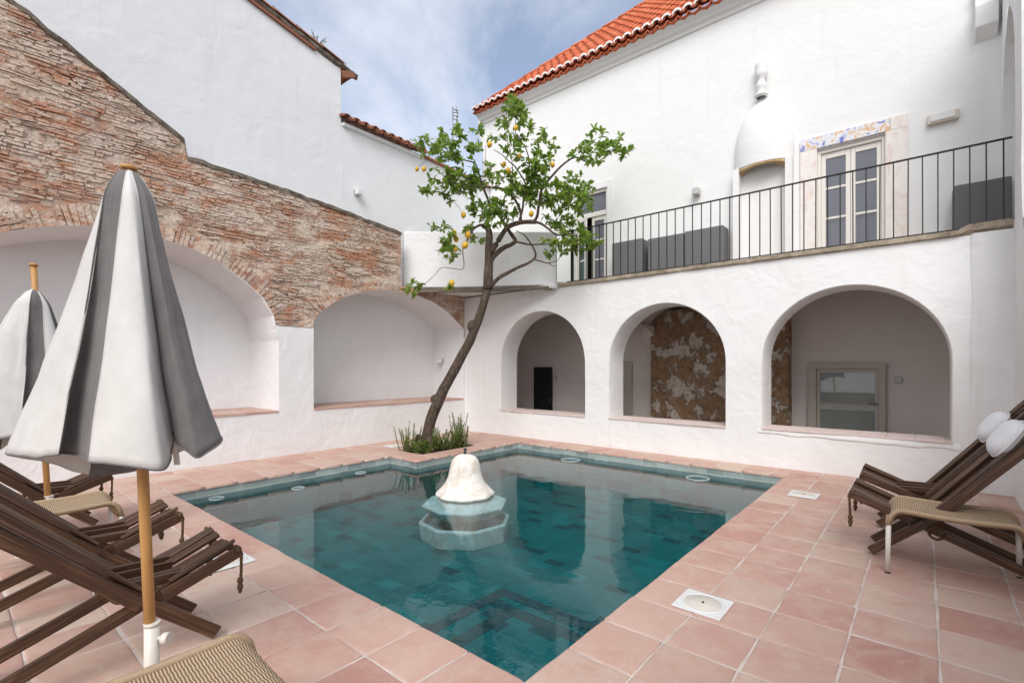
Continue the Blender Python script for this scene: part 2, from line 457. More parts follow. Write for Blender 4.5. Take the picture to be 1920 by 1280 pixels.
def mk_pooltile(name, a, b, dark, size, waterstain=False):
    m = NT(name); p = m.pos()
    g = m.n('NewGeometry')
    sep = m.n('SeparateXYZ'); m.put(sep.inputs[0], p)
    sn = m.n('SeparateXYZ'); m.put(sn.inputs[0], g.outputs['Normal'])
    vert = m.math('LESS_THAN', m.math('ABSOLUTE', sn.outputs[2]), 0.5)
    # on walls use (x + y, z), on floors (x, y)
    u = m.math('ADD', sep.outputs[0], m.math('MULTIPLY', vert, sep.outputs[1]))
    mv = m.n('Mix', data_type='FLOAT'); m.put(mv.inputs[0], vert); m.put(mv.inputs[2], sep.outputs[1]); m.put(mv.inputs[3], sep.outputs[2])
    v = mv.outputs[0]
    us = m.math('DIVIDE', u, size[0]); vs = m.math('DIVIDE', v, size[1])
    row = m.math('FLOOR', vs)
    us = m.math('ADD', us, m.math('MULTIPLY', m.math('MODULO', row, 2.0), 0.5))
    colm = m.math('FLOOR', us)
    cv = m.n('CombineXYZ'); m.put(cv.inputs[0], colm); m.put(cv.inputs[1], row)
    wn = m.n('TexWhiteNoise', noise_dimensions='2D'); m.put(wn.inputs['Vector'], cv.outputs[0])
    rnd = wn.outputs['Value']
    c = m.ramp(rnd, [(0.0, dark), (0.11, dark), (0.14, a), (0.6, b), (0.90, a), (0.93, tuple(x * 1.22 for x in b)), (1.0, tuple(x * 1.15 for x in b))])
    c = m.mix(m.math('MULTIPLY', m.ramp(m.noise(p, 5, 6, 0.65), [(0.35, 0.0), (0.7, 1.0)]), 0.45), c, tuple(x * 0.6 for x in a))
    fu = m.math('FRACT', us); fv = m.math('FRACT', vs)
    gu = m.math('LESS_THAN', m.math('MINIMUM', fu, m.math('SUBTRACT', 1.0, fu)), 0.006 / size[0])
    gv = m.math('LESS_THAN', m.math('MINIMUM', fv, m.math('SUBTRACT', 1.0, fv)), 0.006 / size[1])
    gr = m.math('MAXIMUM', gu, gv)
    c = m.mix(m.math('MULTIPLY', gr, 0.35), c, tuple(x * 1.3 + 0.02 for x in b))
    if waterstain:
        st = m.ramp(m.noise(p, 3.2, 7, 0.7), [(0.60, 0.0), (0.70, 1.0)])
        c = m.mix(m.math('MULTIPLY', st, 0.5), c, (0.18, 0.13, 0.07))
    m.bump(m.math('SUBTRACT', m.noise(p, 30, 4), gr), 0.2, 0.005)
    return m.set(c, 0.5, 0.4)
M['poolfloor'] = mk_pooltile('teal_stone_tile', (0.003, 0.150, 0.143), (0.010, 0.200, 0.186), (0.008, 0.080, 0.083), (0.24, 0.15))
M['poolband'] = mk_pooltile('pale_green_stone_tile', (0.28, 0.335, 0.32), (0.37, 0.42, 0.40), (0.22, 0.27, 0.26), (0.26, 0.12), True)
M['poolstep'] = mk_pooltile('dark_step_tile', (0.03, 0.080, 0.083), (0.05, 0.105, 0.108), (0.02, 0.055, 0.06), (0.26, 0.12))

def mk_water():
    m = NT('pool_water'); t = m.t
    t.nodes.remove(m.b)
    p = m.pos()
    tr = m.n('BsdfTransparent', Color=(0.68, 0.89, 0.95))
    gl = m.n('BsdfGlossy', Color=(1, 1, 1), Roughness=0.015)
    fr = m.n('Fresnel', IOR=1.345)
    h = m.math('ADD', m.noise(p, 2.2, 3, 0.5, 0.5), m.math('MULTIPLY', m.noise(m.pos((1, 1, 1)), 13, 3, 0.5), 0.16))
    b = m.n('Bump', Strength=0.075, Distance=0.05, Height=h)
    t.links.new(b.outputs[0], gl.inputs['Normal']); t.links.new(b.outputs[0], fr.inputs['Normal'])
    mx_ = m.n('MixShader')
    t.links.new(fr.outputs[0], mx_.inputs[0]); t.links.new(tr.outputs[0], mx_.inputs[1]); t.links.new(gl.outputs[0], mx_.inputs[2])
    t.links.new(mx_.outputs[0], m.out.inputs['Surface'])
    return m.mat
M['water'] = mk_water()
def mk_marble_fountain():
    m = NT('stained_white_marble'); p = m.pos()
    st = m.ramp(m.noise(m.pos((1, 1, 0.6)), 7, 8, 0.7, 0.4), [(0.44, 0.0), (0.62, 1.0)])
    c = m.mix(m.math('MULTIPLY', st, 0.55), (0.80, 0.77, 0.73), (0.50, 0.37, 0.24))
    gr_ = m.ramp(m.noise(p, 30, 5, 0.7), [(0.55, 0.0), (0.7, 1.0)])
    c = m.mix(m.math('MULTIPLY', gr_, 0.3), c, (0.36, 0.30, 0.24))
    sp = m.ramp(m.noise(p, 16, 4, 0.6), [(0.69, 0.0), (0.73, 1.0)])
    c = m.mix(m.math('MULTIPLY', sp, 0.85), c, (0.10, 0.06, 0.04))
    m.bump(m.noise(p, 25, 6), 0.3, 0.01)
    return m.set(c, 0.6, 0.3)
M['fountain'] = mk_marble_fountain()

def mk_leaf(name, cols, trans=0.35):
    m = NT(name); r = m.island()
    c = m.ramp(r, [(i / (len(cols) - 1), cc) for i, cc in enumerate(cols)])
    m.set(c, 0.36, 0.5)
    tl = m.n('BsdfTranslucent'); m.put(tl.inputs['Color'], m.mix(0.5, c, (0.25, 0.38, 0.05)))
    mx_ = m.n('MixShader', Fac=trans)
    m.t.links.new(m.b.outputs[0], mx_.inputs[1]); m.t.links.new(tl.outputs[0], mx_.inputs[2]); m.t.links.new(mx_.outputs[0], m.out.inputs['Surface'])
    return m.mat
M['leaf'] = mk_leaf('lemon_leaf', [(0.07, 0.15, 0.022), (0.13, 0.25, 0.032), (0.24, 0.38, 0.05), (0.09, 0.18, 0.025), (0.38, 0.46, 0.08), (0.19, 0.33, 0.045)], 0.5)
M['rosemary'] = mk_leaf('rosemary_leaf', [(0.15, 0.24, 0.05), (0.24, 0.35, 0.08), (0.36, 0.45, 0.13), (0.17, 0.27, 0.06)], 0.4)
def mk_bark():
    m = NT('lemon_bark'); p = m.pos((1, 1, 0.35))
    c = m.ramp(m.noise(p, 18, 8, 0.7), [(0.3, (0.055, 0.038, 0.028)), (0.55, (0.14, 0.10, 0.075)), (0.78, (0.30, 0.25, 0.20))])
    m.bump(m.math('ADD', m.noise(p, 26, 7, 0.7), m.noise(m.pos((1, 1, 0.2)), 60, 4, 0.7)), 1.0, 0.05)
    return m.set(c, 0.9, 0.2)
M['bark'] = mk_bark()
M['lemon'] = simple('lemon_skin', (0.74, 0.43, 0.025), 0.45, 0.4, var=0.3, scale=14, bump=0.5)
M['soil'] = simple('dark_soil', (0.05, 0.032, 0.02), 0.95, 0.1, var=0.6, scale=14, bump=1.0)
def mk_wicker():
    m = NT('woven_cord'); p = m.coord('Object')
    w = m.n('TexWave', wave_type='BANDS', bands_direction='X', Scale=30.0, Distortion=0.25, Detail=1.0); m.put(w.inputs['Vector'], p)
    w2 = m.n('TexWave', wave_type='BANDS', bands_direction='Y', Scale=4.2, Distortion=0.1, Detail=1.0); m.put(w2.inputs['Vector'], p)
    f = m.math('MULTIPLY', w.outputs['Fac'], 0.8)
    c = m.ramp(f, [(0.0, (0.18, 0.115, 0.065)), (0.3, (0.44, 0.315, 0.205)), (0.8, (0.60, 0.455, 0.315))])
    c = m.mix(m.math('MULTIPLY', m.noise(p, 9, 4), 0.5), c, (0.36, 0.25, 0.155))
    m.bump(w.outputs['Fac'], 0.8, 0.006)
    return m.set(c, 0.75, 0.25)
M['wicker'] = mk_wicker()
M['wickerrim'] = simple('wrapped_cord_rim', (0.50, 0.365, 0.235), 0.75, 0.25, var=0.4, scale=50, bump=0.6)

# ================================================================== SETTING
XW, YW = -8.30, 8.12            # left brick wall plane, arcade wall plane
PX0, PX1, PY0, PY1 = -6.93, -1.444, 1.81, 7.61   # pool
SX, SY = -6.25, 5.02            # the planter cuts the pool's far left corner
XR = 0.80                       # right side wall
T = 0.3815

# ---- paving: separate slightly uneven tiles on a grout bed
def paving():
    mb = MB(); rnd = random.Random(3)
    def tile(x0, x1, y0, y1):
        if x1 - x0 < 0.03 or y1 - y0 < 0.03: return
        g = 0.0068
        j = lambda s=0.004: rnd.uniform(-s, s)
        z = rnd.uniform(-0.0012, 0.001)
        tx, ty = rnd.uniform(-0.002, 0.002), rnd.uniform(-0.002, 0.002)
        P = [(x0 + g + j(), y0 + g + j()), (x1 - g + j(), y0 + g + j()), (x1 - g + j(), y1 - g + j()), (x0 + g + j(), y1 - g + j())]
        ring = []
        # wavy hand-made outline
        for i in range(4):
            a, b = P[i], P[(i + 1) % 4]
            L = math.hypot(b[0] - a[0], b[1] - a[1]); n = 4 if L > 0.2 else 2
            nx, ny = (b[1] - a[1]) / L, -(b[0] - a[0]) / L
            for k in range(n):
                t = k / n; w = 0 if k == 0 else rnd.uniform(-0.0025, 0.0035)
                ring.append((a[0] + (b[0] - a[0]) * t + nx * w, a[1] + (b[1] - a[1]) * t + ny * w))
        cx = sum(p[0] for p in ring) / len(ring); cy = sum(p[1] for p in ring) / len(ring)
        def zz(p): return z + tx * (p[0] - cx) / 0.19 + ty * (p[1] - cy) / 0.19
        n = len(ring)
        ins = lambda p, d: (p[0] + (cx - p[0]) * d, p[1] + (cy - p[1]) * d)
        vs = [(p[0], p[1], -0.035) for p in ring] + [(p[0], p[1], zz(p) - 0.0025) for p in ring]
        vs += [ins(p, 0.022) + (zz(p) - 0.001,) for p in ring] + [ins(p, 0.10) + (zz(p) + 0.0005,) for p in ring]
        fs = []
        for k in range(3):
            for i in range(n):
                fs.append((k * n + i, k * n + (i + 1) % n, (k + 1) * n + (i + 1) % n, (k + 1) * n + i))
        fs.append(tuple(range(3 * n, 4 * n)))
        mb.add(vs, fs, True)
    def lines(a, b, start):
        k0 = math.floor((a - start) / T) ; out = [a]
        k = k0 + 1
        while start + k * T < b - 1e-3:
            if start + k * T > a + 1e-3: out.append(start + k * T)
            k += 1
        return out + [b]
    def field(xs, ys, sk=None):
        for i in range(len(xs) - 1):
            for j in range(len(ys) - 1):
                if sk and sk((xs[i] + xs[i + 1]) / 2, (ys[j] + ys[j + 1]) / 2): continue
                tile(xs[i], xs[i + 1], ys[j], ys[j + 1])
    o = 0.02   # the edge tiles overhang the pool
    field(lines(PX1 - o, XR + 0.05, PX1 - o), lines(-2.5, YW + 0.05, PY0))
    field(lines(XW - 0.05, PX1 - o, PX1 - o), lines(-2.5, PY0 + o, PY0 + o))
    field(lines(XW - 0.05, PX0 + o, PX0 + o), lines(PY0 + o, SY - o, PY0 + o))
    field(lines(XW - 0.05, PX1 - o, SX + o), lines(PY1 - o, YW + 0.05, PY1 - o))
    # round the planter bed
    bx0, bx1, by0, by1 = -7.25, -6.60, 5.42, 6.78
    field([XW - 0.05] + lines(-8.0, bx0, bx0), lines(SY - o, PY1 - o, SY - o))
    field([bx0, (bx0 + bx1) / 2, bx1], [SY - o, by0])
    field([bx1, SX + o], lines(SY - o, PY1 - o, SY - o))
    field([bx0, (bx0 + bx1) / 2, bx1], [by1, (by1 + PY1) / 2, PY1 - o])
    ob = mb.build('paving', M['terracotta'])
    tag(ob, kind='structure')
    g = MB()
    z = -0.0042
    def q(x0, x1, y0, y1): g.box((x0, y0, z - 0.04), (x1, y1, z))
    q(PX1 - 0.008, XR + 0.3, -2.5, YW + 0.3); q(XW - 0.3, PX1 - 0.008, -2.5, PY0 + 0.008); q(XW - 0.3, PX0 + 0.008, PY0 + 0.008, SY - 0.008)
    q(XW - 0.3, PX1 - 0.008, PY1 - 0.008, YW + 0.3)
    q(XW - 0.3, bx0, SY - 0.008, PY1 - 0.008); q(bx1, SX + 0.008, SY - 0.008, PY1 - 0.008); q(bx0, bx1, SY - 0.008, by0); q(bx0, bx1, by1, PY1 - 0.008)
    gb = g.build('paving_bed', M['grout']); tag(gb, kind='structure')
    s = MB(); n = 14
    vs = []; fs = []
    for i in range(n + 1):
        for j in range(2 * n + 1):
            x = bx0 + (bx1 - bx0) * i / n; y = by0 + (by1 - by0) * j / (2 * n)
            vs.append((x, y, -0.055 + 0.05 * noise.noise((x * 6, y * 6, 2)) + 0.015 * noise.noise((x * 25, y * 25, 1))))
    for i in range(n):
        for j in range(2 * n):
            a = i * (2 * n + 1) + j; fs.append((a, a + 1, a + 2 * n + 2, a + 2 * n + 1))
    s.add(vs, fs, True); so_ = s.build('planting_soil', M['soil']); tag(so_, kind='structure')
    # masonry sides of the bed
    k = MB(); t = 0.02
    k.box((bx0 - t, by0, -0.3), (bx0, by1, -0.05)); k.box((bx1, by0, -0.3), (bx1 + t, by1, -0.05)); k.box((bx0, by0 - t, -0.3), (bx1, by0, -0.05)); k.box((bx0, by1, -0.3), (bx1, by1 + t, -0.05))
    tag(k.build('planting_bed', M['grout']), kind='structure')
paving()
# far ground under the buildings
g = MB(); g.box((-60, -60, -2.2), (60, 60, -2.0)); tag(g.build('ground', M['soil']), kind='structure')

# ---- pool basin
WZ, FZ = -0.14, -0.66
def pool():
    outline = [(PX0, PY0), (PX1, PY0), (PX1, PY1), (SX, PY1), (SX, SY), (PX0, SY)]
    mb = MB(); n = len(outline)
    def wall(z0, z1, mi, t=0.0):
        mb.mi = mi
        for i in range(n):
            a, b = outline[i], outline[(i + 1) % n]
            mb.add([(a[0], a[1], z0), (b[0], b[1], z0), (b[0], b[1], z1), (a[0], a[1], z1)], [(0, 1, 2, 3)])
    wall(-0.20, -0.034, 1); wall(FZ, -0.20, 0)
    mb.mi = 0
    for (x0, x1, y0, y1) in ((PX0, PX1, PY0, SY), (SX, PX1, SY, PY1)):
        mb.add([(x0, y0, FZ), (x1, y0, FZ), (x1, y1, FZ), (x0, y1, FZ)], [(0, 1, 2, 3)])
    b = mb.build('pool_basin', [M['poolfloor'], M['poolband']], normals=False); tag(b, kind='structure')
    # two broad corner steps by the near corner
    s = MB(); s.mi = 0
    def step(x0, y1, z):
        s.mi = 0; s.box((x0, PY0 + 0.002, FZ + 0.002), (PX1 - 0.002, y1, z))
        s.mi = 1; e = 0.11
        s.box((x0 - 0.004, PY0 + 0.003, z - 0.06), (x0 + e, y1 + 0.004, z + 0.004)); s.box((x0 + e + 0.001, y1 - e, z - 0.06), (PX1 - 0.003, y1 + 0.004, z + 0.004))
    step(-2.46, 2.90, -0.36)
    step(-2.92, 3.32, -0.50)
    st = s.build('pool_steps', [M['poolfloor'], M['poolstep']]); tag(st, kind='structure')
    w = MB()
    ee = 0.0
    vs = [(PX0, PY0, WZ), (PX1, PY0, WZ), (PX1, SY, WZ), (PX0, SY, WZ), (SX, SY, WZ), (PX1, PY1, WZ), (SX, PY1, WZ)]
    w.add(vs, [(0, 1, 2, 4, 3), (4, 2, 5, 6)])
    wo_ = w.build('water', M['water'], normals=False); tag(wo_, kind='structure')
pool()

# ================================================================== arched wall helper
def strips(mb, samples, zlo, zhi, P, cell=0.35, wob=0.0, skip=None):
    """vertical strips between two height functions; samples ascending; P(u, z) -> 3-D"""
    for a, b in zip(samples[:-1], samples[1:]):
        if b - a < 1e-6: continue
        e = min(1e-5, (b - a) * 0.25)
        la, lb, ha, hb = zlo(a + e), zlo(b - e), zhi(a + e), zhi(b - e)
        if ha - la < 1e-4 and hb - lb < 1e-4: continue
        n = max(1, int(max(ha - la, hb - lb) / cell))
        vs = []
        for k in range(n + 1):
            t = k / n
            vs.append(P(a, la + (ha - la) * t)); vs.append(P(b, lb + (hb - lb) * t))
        mb.add(vs, [(2 * k, 2 * k + 1, 2 * k + 3, 2 * k + 2) for k in range(n)], True)

def arch_pts(c, hw, spring, rise, n=28):
    return [(c - hw * math.cos(math.pi * i / n), spring + rise * math.sin(math.pi * i / n)) for i in range(n + 1)]
def interp(poly):
    def f(u):
        if u <= poly[0][0]: return poly[0][1]
        for (a, za), (b, zb) in zip(poly[:-1], poly[1:]):
            if u <= b: return za + (zb - za) * (u - a) / max(1e-9, b - a)
        return poly[-1][1]
    return f

# ================================================================== LEFT: arched brick wall
A1 = [at_x(x, y, XW) for x, y in ((0, 437), (86, 427), (140, 424), (179, 424), (240, 433), (306, 449), (361, 468), (412, 494), (457, 527), (492, 558), (512, 592), (518, 623))]
A1 = [(p.y, p.z) for p in A1]
A1 = [(y, z) for y, z in A1]
pk = 1.25
left = [(2 * pk - y, z) for y, z in reversed(A1) if 2 * pk - y < A1[0][0] - 0.1]
A1 = left + A1
A1.append((A1[-1][0] + 0.04, 1.95)); A1.insert(0, (A1[0][0] - 0.04, 1.95))
A2 = [at_x(x, y, XW) for x, y in ((588, 612), (589, 603), (596, 593), (605, 583), (632, 565), (660, 553), (691, 546), (720, 544), (755, 547), (782, 555), (807, 565), (829, 578), (850, 597), (868, 618))]
A2 = [(p.y, p.z) for p in A2]
A2[-1] = (8.06, A2[-1][1])
y1a, y1b, y2a, y2b = A1[0][0], A1[-1][0], A2[0][0], A2[-1][0]
SILL = 0.765
PLY = 2.20      # brick starts at this height on the piers
f1, f2 = interp(A1), interp(A2)
YB = 6.27       # the free-standing brick ends here, the corner parapet begins
TOP = interp([(-4.0, 8.4), (0.5, 5.93), (2.38, 4.84), (2.405, 4.60), (3.4, 4.55), (4.6, 4.46), (5.6, 4.36), (YB, 4.29), (YB + 0.001, 3.2), (9, 3.2)])
def lowbrick(y):
    if y1a < y < y1b: return max(f1(y), PLY) if f1(y) > PLY else PLY
    if y2a < y < y2b: return max(f2(y), PLY)
    return PLY
def in_open(y, z):
    if y1a < y < y1b and SILL < z < f1(y): return True
    if y2a < y < y2b and SILL < z < f2(y): return True
    return False

bw = thing('brick_wall', 'tall weathered brick and stone wall with two white arched niches', 'wall', (XW, 3, 0))
def P_left(y, z, dx=0.0):
    return (XW + dx - bw.location.x, y - bw.location.y, z)
def brickwall():
    rnd = random.Random(11)
    ys = sorted(set([-3.5 + 0.1 * i for i in range(118)] + [p[0] for p in A1] + [p[0] for p in A2] + [2.38, 2.405, YB, YB + 0.001, 8.15]))
    mb = MB()
    strips(mb, [y for y in ys if y <= 8.15], lowbrick, TOP, lambda y, z: P_left(y, z, -0.020 + 0.016 * noise.noise((y * 3, z * 3, 0))), 0.12)
    # courses of bricks
    cen = lambda y: 0
    z = PLY + 0.02
    while z < 7.2:
        h = rnd.choice((.026, .03, .034, .038, .042, .05)) * rnd.uniform(.9, 1.1)
        y = -2.2 + rnd.uniform(0, 0.2)
        tilt_amp = 0.03
        while y < 8.1:
            L = rnd.choice((rnd.uniform(0.06, 0.16), rnd.uniform(0.14, 0.30)))
            ym = y + L / 2
            zz = z + h / 2 + tilt_amp * noise.noise((ym * 0.6, z * 0.5, 7)) + 0.012 * noise.noise((ym * 3, z * 3, 9))
            ok = zz + h / 2 < TOP(ym) - 0.01 and zz + h / 2 < TOP(y + L) and zz + h / 2 < TOP(y) and y + L < (YB if zz > 3.1 else 8.1)
            lb = max(lowbrick(y), lowbrick(y + L), lowbrick(ym))
            ring = 0.0
            # keep clear of the arch ring
            for (ff, ya, yb) in ((f1, y1a, y1b), (f2, y2a, y2b)):
                if ya - 0.25 < ym < yb + 0.25:
                    sl_ = (ff(min(ym + 0.05, yb)) - ff(max(ym - 0.05, ya))) / 0.1
                    ring = max(ring, ff(min(max(ym, ya), yb)) + min(0.75, 0.30 * math.sqrt(1 + min(sl_ * sl_, 4))))
            if ok and zz - h / 2 > max(lb, ring) and noise.noise((ym * 2.1, zz * 5, 3)) > -0.36:
                d = rnd.uniform(-0.013, 0.007) + 0.011 * noise.noise((ym * 1.3, zz * 2, 5))
                r_ = rnd.uniform(-0.06, 0.06)
                vs = []
                for fx in (-0.06, 0.0):
                    for (u, w) in ((-1, -1), (1, -1), (1, 1), (-1, 1)):
                        k = 0.86 if fx == 0 else 1.0
                        vs.append(P_left(ym + u * L / 2 * (0.94 if fx == 0 else 1) + rnd.uniform(-.016, .016), zz + w * (h - 0.002) / 2 * k + u * L / 2 * r_ + rnd.uniform(-.009, .009), d + fx))
                mb.add(vs, [(4, 5, 6, 7), (0, 1, 5, 4), (1, 2, 6, 5), (2, 3, 7, 6), (3, 0, 4, 7)])
            y += L + rnd.uniform(0.004, 0.02)
        z += h + 0.004
    # arch rings: bricks on edge along the curve
    for poly in (A1, A2):
        for (pa, pb) in zip(poly[:-1], poly[1:]):
            dy, dz = pb[0] - pa[0], pb[1] - pa[1]; L = math.hypot(dy, dz)
            n = max(1, int(L / 0.062))
            ty, tz = dy / L, dz / L; ny, nz = -tz, ty
            for k in range(n):
                t = (k + 0.5) / n; cy, cz = pa[0] + dy * t, pa[1] + dz * t
                if cz < PLY or rnd.random() < .22: continue
                r0, r1 = 0.012, rnd.uniform(0.20, 0.30)
                parts = [(r0, r1)] if rnd.random() < 0.5 else [(r0, r1 * 0.48), (r1 * 0.52, r1)]
                for (ra, rb) in parts:
                    w = L / n * rnd.uniform(.32, .46); d = rnd.uniform(-0.02, .006)
                    if cz + nz * rb > TOP(cy + ny * rb) - 0.03: continue
                    if cy + ny * rb > (YB if cz > 3.0 else 8.1): continue
                    vs = []
                    for fx in (-0.06, 0.0):
                        for (u, v) in ((-w, ra), (w, ra), (w, rb), (-w, rb)):
                            uu = u * rnd.uniform(0.8, 1.05)
                            vs.append(P_left(cy + ty * uu + ny * v, cz + tz * uu + nz * v, d + fx))
                    mb.add(vs, [(4, 5, 6, 7), (0, 1, 5, 4), (1, 2, 6, 5), (2, 3, 7, 6), (3, 0, 4, 7)])
    # end faces and back
    yb, zt = YB, TOP(YB - 0.01)
    mb.add([P_left(yb, 3.2, -0.02), P_left(yb, 3.2, -0.28), P_left(yb, zt, -0.28), P_left(yb, zt, -0.02)], [(0, 1, 2, 3)])
    mb.build('brick_face', M['brick'], bw)
    # crumbling top
    cp = MB(); yy = [-3.5 + 0.09 * i for i in range(110) if -3.5 + 0.09 * i < YB] + [2.375, 2.41, YB]
    yy = sorted(yy); vs = []
    for y in yy:
        w1 = 0.025 * noise.noise((y * 4, 1, 1)); w2 = 0.03 * noise.noise((y * 6, 5, 1))
        zt = TOP(y)
        for dx, z_ in ((0.015 + w1, zt - 0.05 + w2), (0.02 + w1, zt + 0.01 + w2), (-0.14, zt + 0.035 + w1), (-0.285, zt + 0.02)):
            vs.append(P_left(y, z_, dx))
    fs = []
    for i in range(len(yy) - 1):
        for k in range(3):
            fs.append((4 * i + k, 4 * i + k + 1, 4 * i + k + 5, 4 * i + k + 4))
    cp.add(vs, fs); cp.build('coping', M['coping'], bw)
    # white plaster: base, piers
    pl = MB()
    zlow = lambda y: -0.02
    def ztop(y): return SILL if (y1a < y < y1b or y2a < y < y2b) else PLY - 0.01 + 0.02 * noise.noise((y * 9, 2, 2))
    strips(pl, [y for y in ys if y <= 8.15], zlow, ztop, lambda y, z: P_left(y, z, 0.012 * noise.noise((y * 1.2, z * 1.5, 4))), 0.2)
    for (ff, ya, yb) in ((f1, y1a, y1b), (f2, y2a, y2b)):
        strips(pl, [y for y in ys if ya - 1e-6 <= y <= yb + 1e-6], lambda y: min(ff(y), PLY), lambda y: PLY, lambda y, z: P_left(y, z, 0.012 * noise.noise((y * 1.2, z * 1.5, 4))), 0.2)
    pl.build('plaster_base', M['whitelow'], bw)
    # niches
    for k, (poly, dep) in enumerate(((A1, 1.1), (A2, 1.05))):
        nb = MB(); xb = -dep
        full = [(poly[0][0], SILL)] + poly + [(poly[-1][0], SILL)]
        m = len(full); vs = []
        steps = [(-0.0, -0.012), (-0.02, 0.0), (-dep * 0.5, 0.0), (xb, 0.0)]
        cy = (poly[0][0] + poly[-1][0]) / 2
        for (dx, grow) in steps:
            for (y, z) in full:
                sgn = -1 if y < cy else 1
                vs.append(P_left(y - sgn * grow * (0 if SILL < z < 0 else 1), z - (grow if z > 2.3 else 0), dx))
        fs = [(s * m + i, s * m + i + 1, (s + 1) * m + i + 1, (s + 1) * m + i) for s in range(len(steps) - 1) for i in range(m - 1)]
        nb.add(vs, fs, False)
        nb.add([P_left(y, z, xb) for (y, z) in full], [tuple(range(m))])
        nb.build('niche', M['white'], bw)
        sb = MB(); rn = random.Random(5 + k)
        y = poly[0][0]; 
        while y < poly[-1][0] - 0.02:
            y2 = min(y + 0.28, poly[-1][0])
            x = 0.015
            while x > xb + 0.02:
                x2 = max(x - 0.28, xb)
                sb.box(P_left(y + 0.003, SILL - 0.03, x2 + 0.003), P_left(y2 - 0.003, SILL + rn.uniform(0.002, 0.006), x - 0.003))
                x = x2
            y = y2
        sb.build('sill', M['terracotta'], bw)
    # solid behind (so that no light leaks), set well back of the niches
    bk = MB()
    bk.box(P_left(-3.5, -0.1, -1.6), P_left(8.3, 3.9, -1.2))
    bk.build('rear_masonry', M['white'], bw)
brickwall()

# ================================================================== LEFT: houses behind the brick wall
XG = -8.62
gh = thing('gable_house', 'tall white windowless gable wall with a worn tiled verge above the brick wall', 'house', (XG, 2, 0))
def gable():
    vz = lambda y: 7.32 - 0.222 * (y - 5.08)
    gx, gy = gh.location.x, gh.location.y
    mb = MB(); ys = [-5 + 0.42 * i for i in range(24)] + [5.08]
    strips(mb, ys, lambda y: 3.5, vz, lambda y, z: (0.02 * noise.noise((y * .5, z * .5, 1)), y - gy, z), 0.5)
    z1 = vz(5.08)
    mb.add([(0, 5.08 - gy, 3.5), (-5, 5.08 - gy, 3.5), (-5, 5.08 - gy, z1), (0, 5.08 - gy, z1)], [(0, 1, 2, 3)])
    mb.build('wall', M['gable'], gh)
    # verge: slab of old mortar, lipped tiles
    v = MB(); rn = random.Random(4)
    ys = [-5 + 0.12 * i for i in range(87) if -5 + 0.12 * i < 5.4] + [5.42]
    vs = []
    for y in ys:
        zt = vz(y); w = 0.03 * noise.noise((y * 5, 3, 8))
        vs += [(0.0, y - gy, zt - 0.06 + w), (0.05 + w * .6, y - gy, zt - 0.03 + w), (0.06 + w * .6, y - gy, zt + 0.03), (-0.3, y - gy, zt + 0.06), (-4, y - gy, zt + 0.06)]
    fs = [(5 * i + k, 5 * i + k + 1, 5 * i + k + 6, 5 * i + k + 5) for i in range(len(ys) - 1) for k in range(4)]
    v.add(vs, fs)
    v.build('verge', M['coping'], gh)
    t = MB(); y = -4.9
    while y < 4.9:
        L = rn.uniform(0.38, 0.5)
        n = 6
        for dx in (0.02,):
            vs = []
            for yy in (y, y + L + 0.04):
                for k in range(n + 1):
                    a = math.pi * k / n
                    vs.append((dx + 0.085 * math.cos(a) - 0.02, yy - gy, vz(yy) + 0.03 + 0.07 * math.sin(a) + (0.02 if yy == y else 0)))
            t.add(vs, [(k, k + 1, n + 2 + k, n + 1 + k) for k in range(n)], True)
        y += L
    t.build('roof', M['oldtile'], gh)
    fa = MB(); fa.bar((0.03, -5 - gy, vz(-5) - .075), (0.03, 4.55 - gy, vz(4.55) - .075), 0.05, 0.05); fa.build('fascia', M['oldtile'], gh)
    e = MB()
    e.box((-4, 5.081 - gy, z1 - 0.05), (0.03, 5.36 - gy, z1 + 0.0))
    e.bar((0.02, 5.1 - gy, z1 - 0.16), (0.02, 5.34 - gy, z1 - 0.06), 0.06, 0.12)
    e.build('eave_board', M['oldtile'], gh)
gable()
lh = thing('tiled_wall_house', 'lower white house wall with a short row of clay tiles along its eave', 'house', (XG, 7, 0))
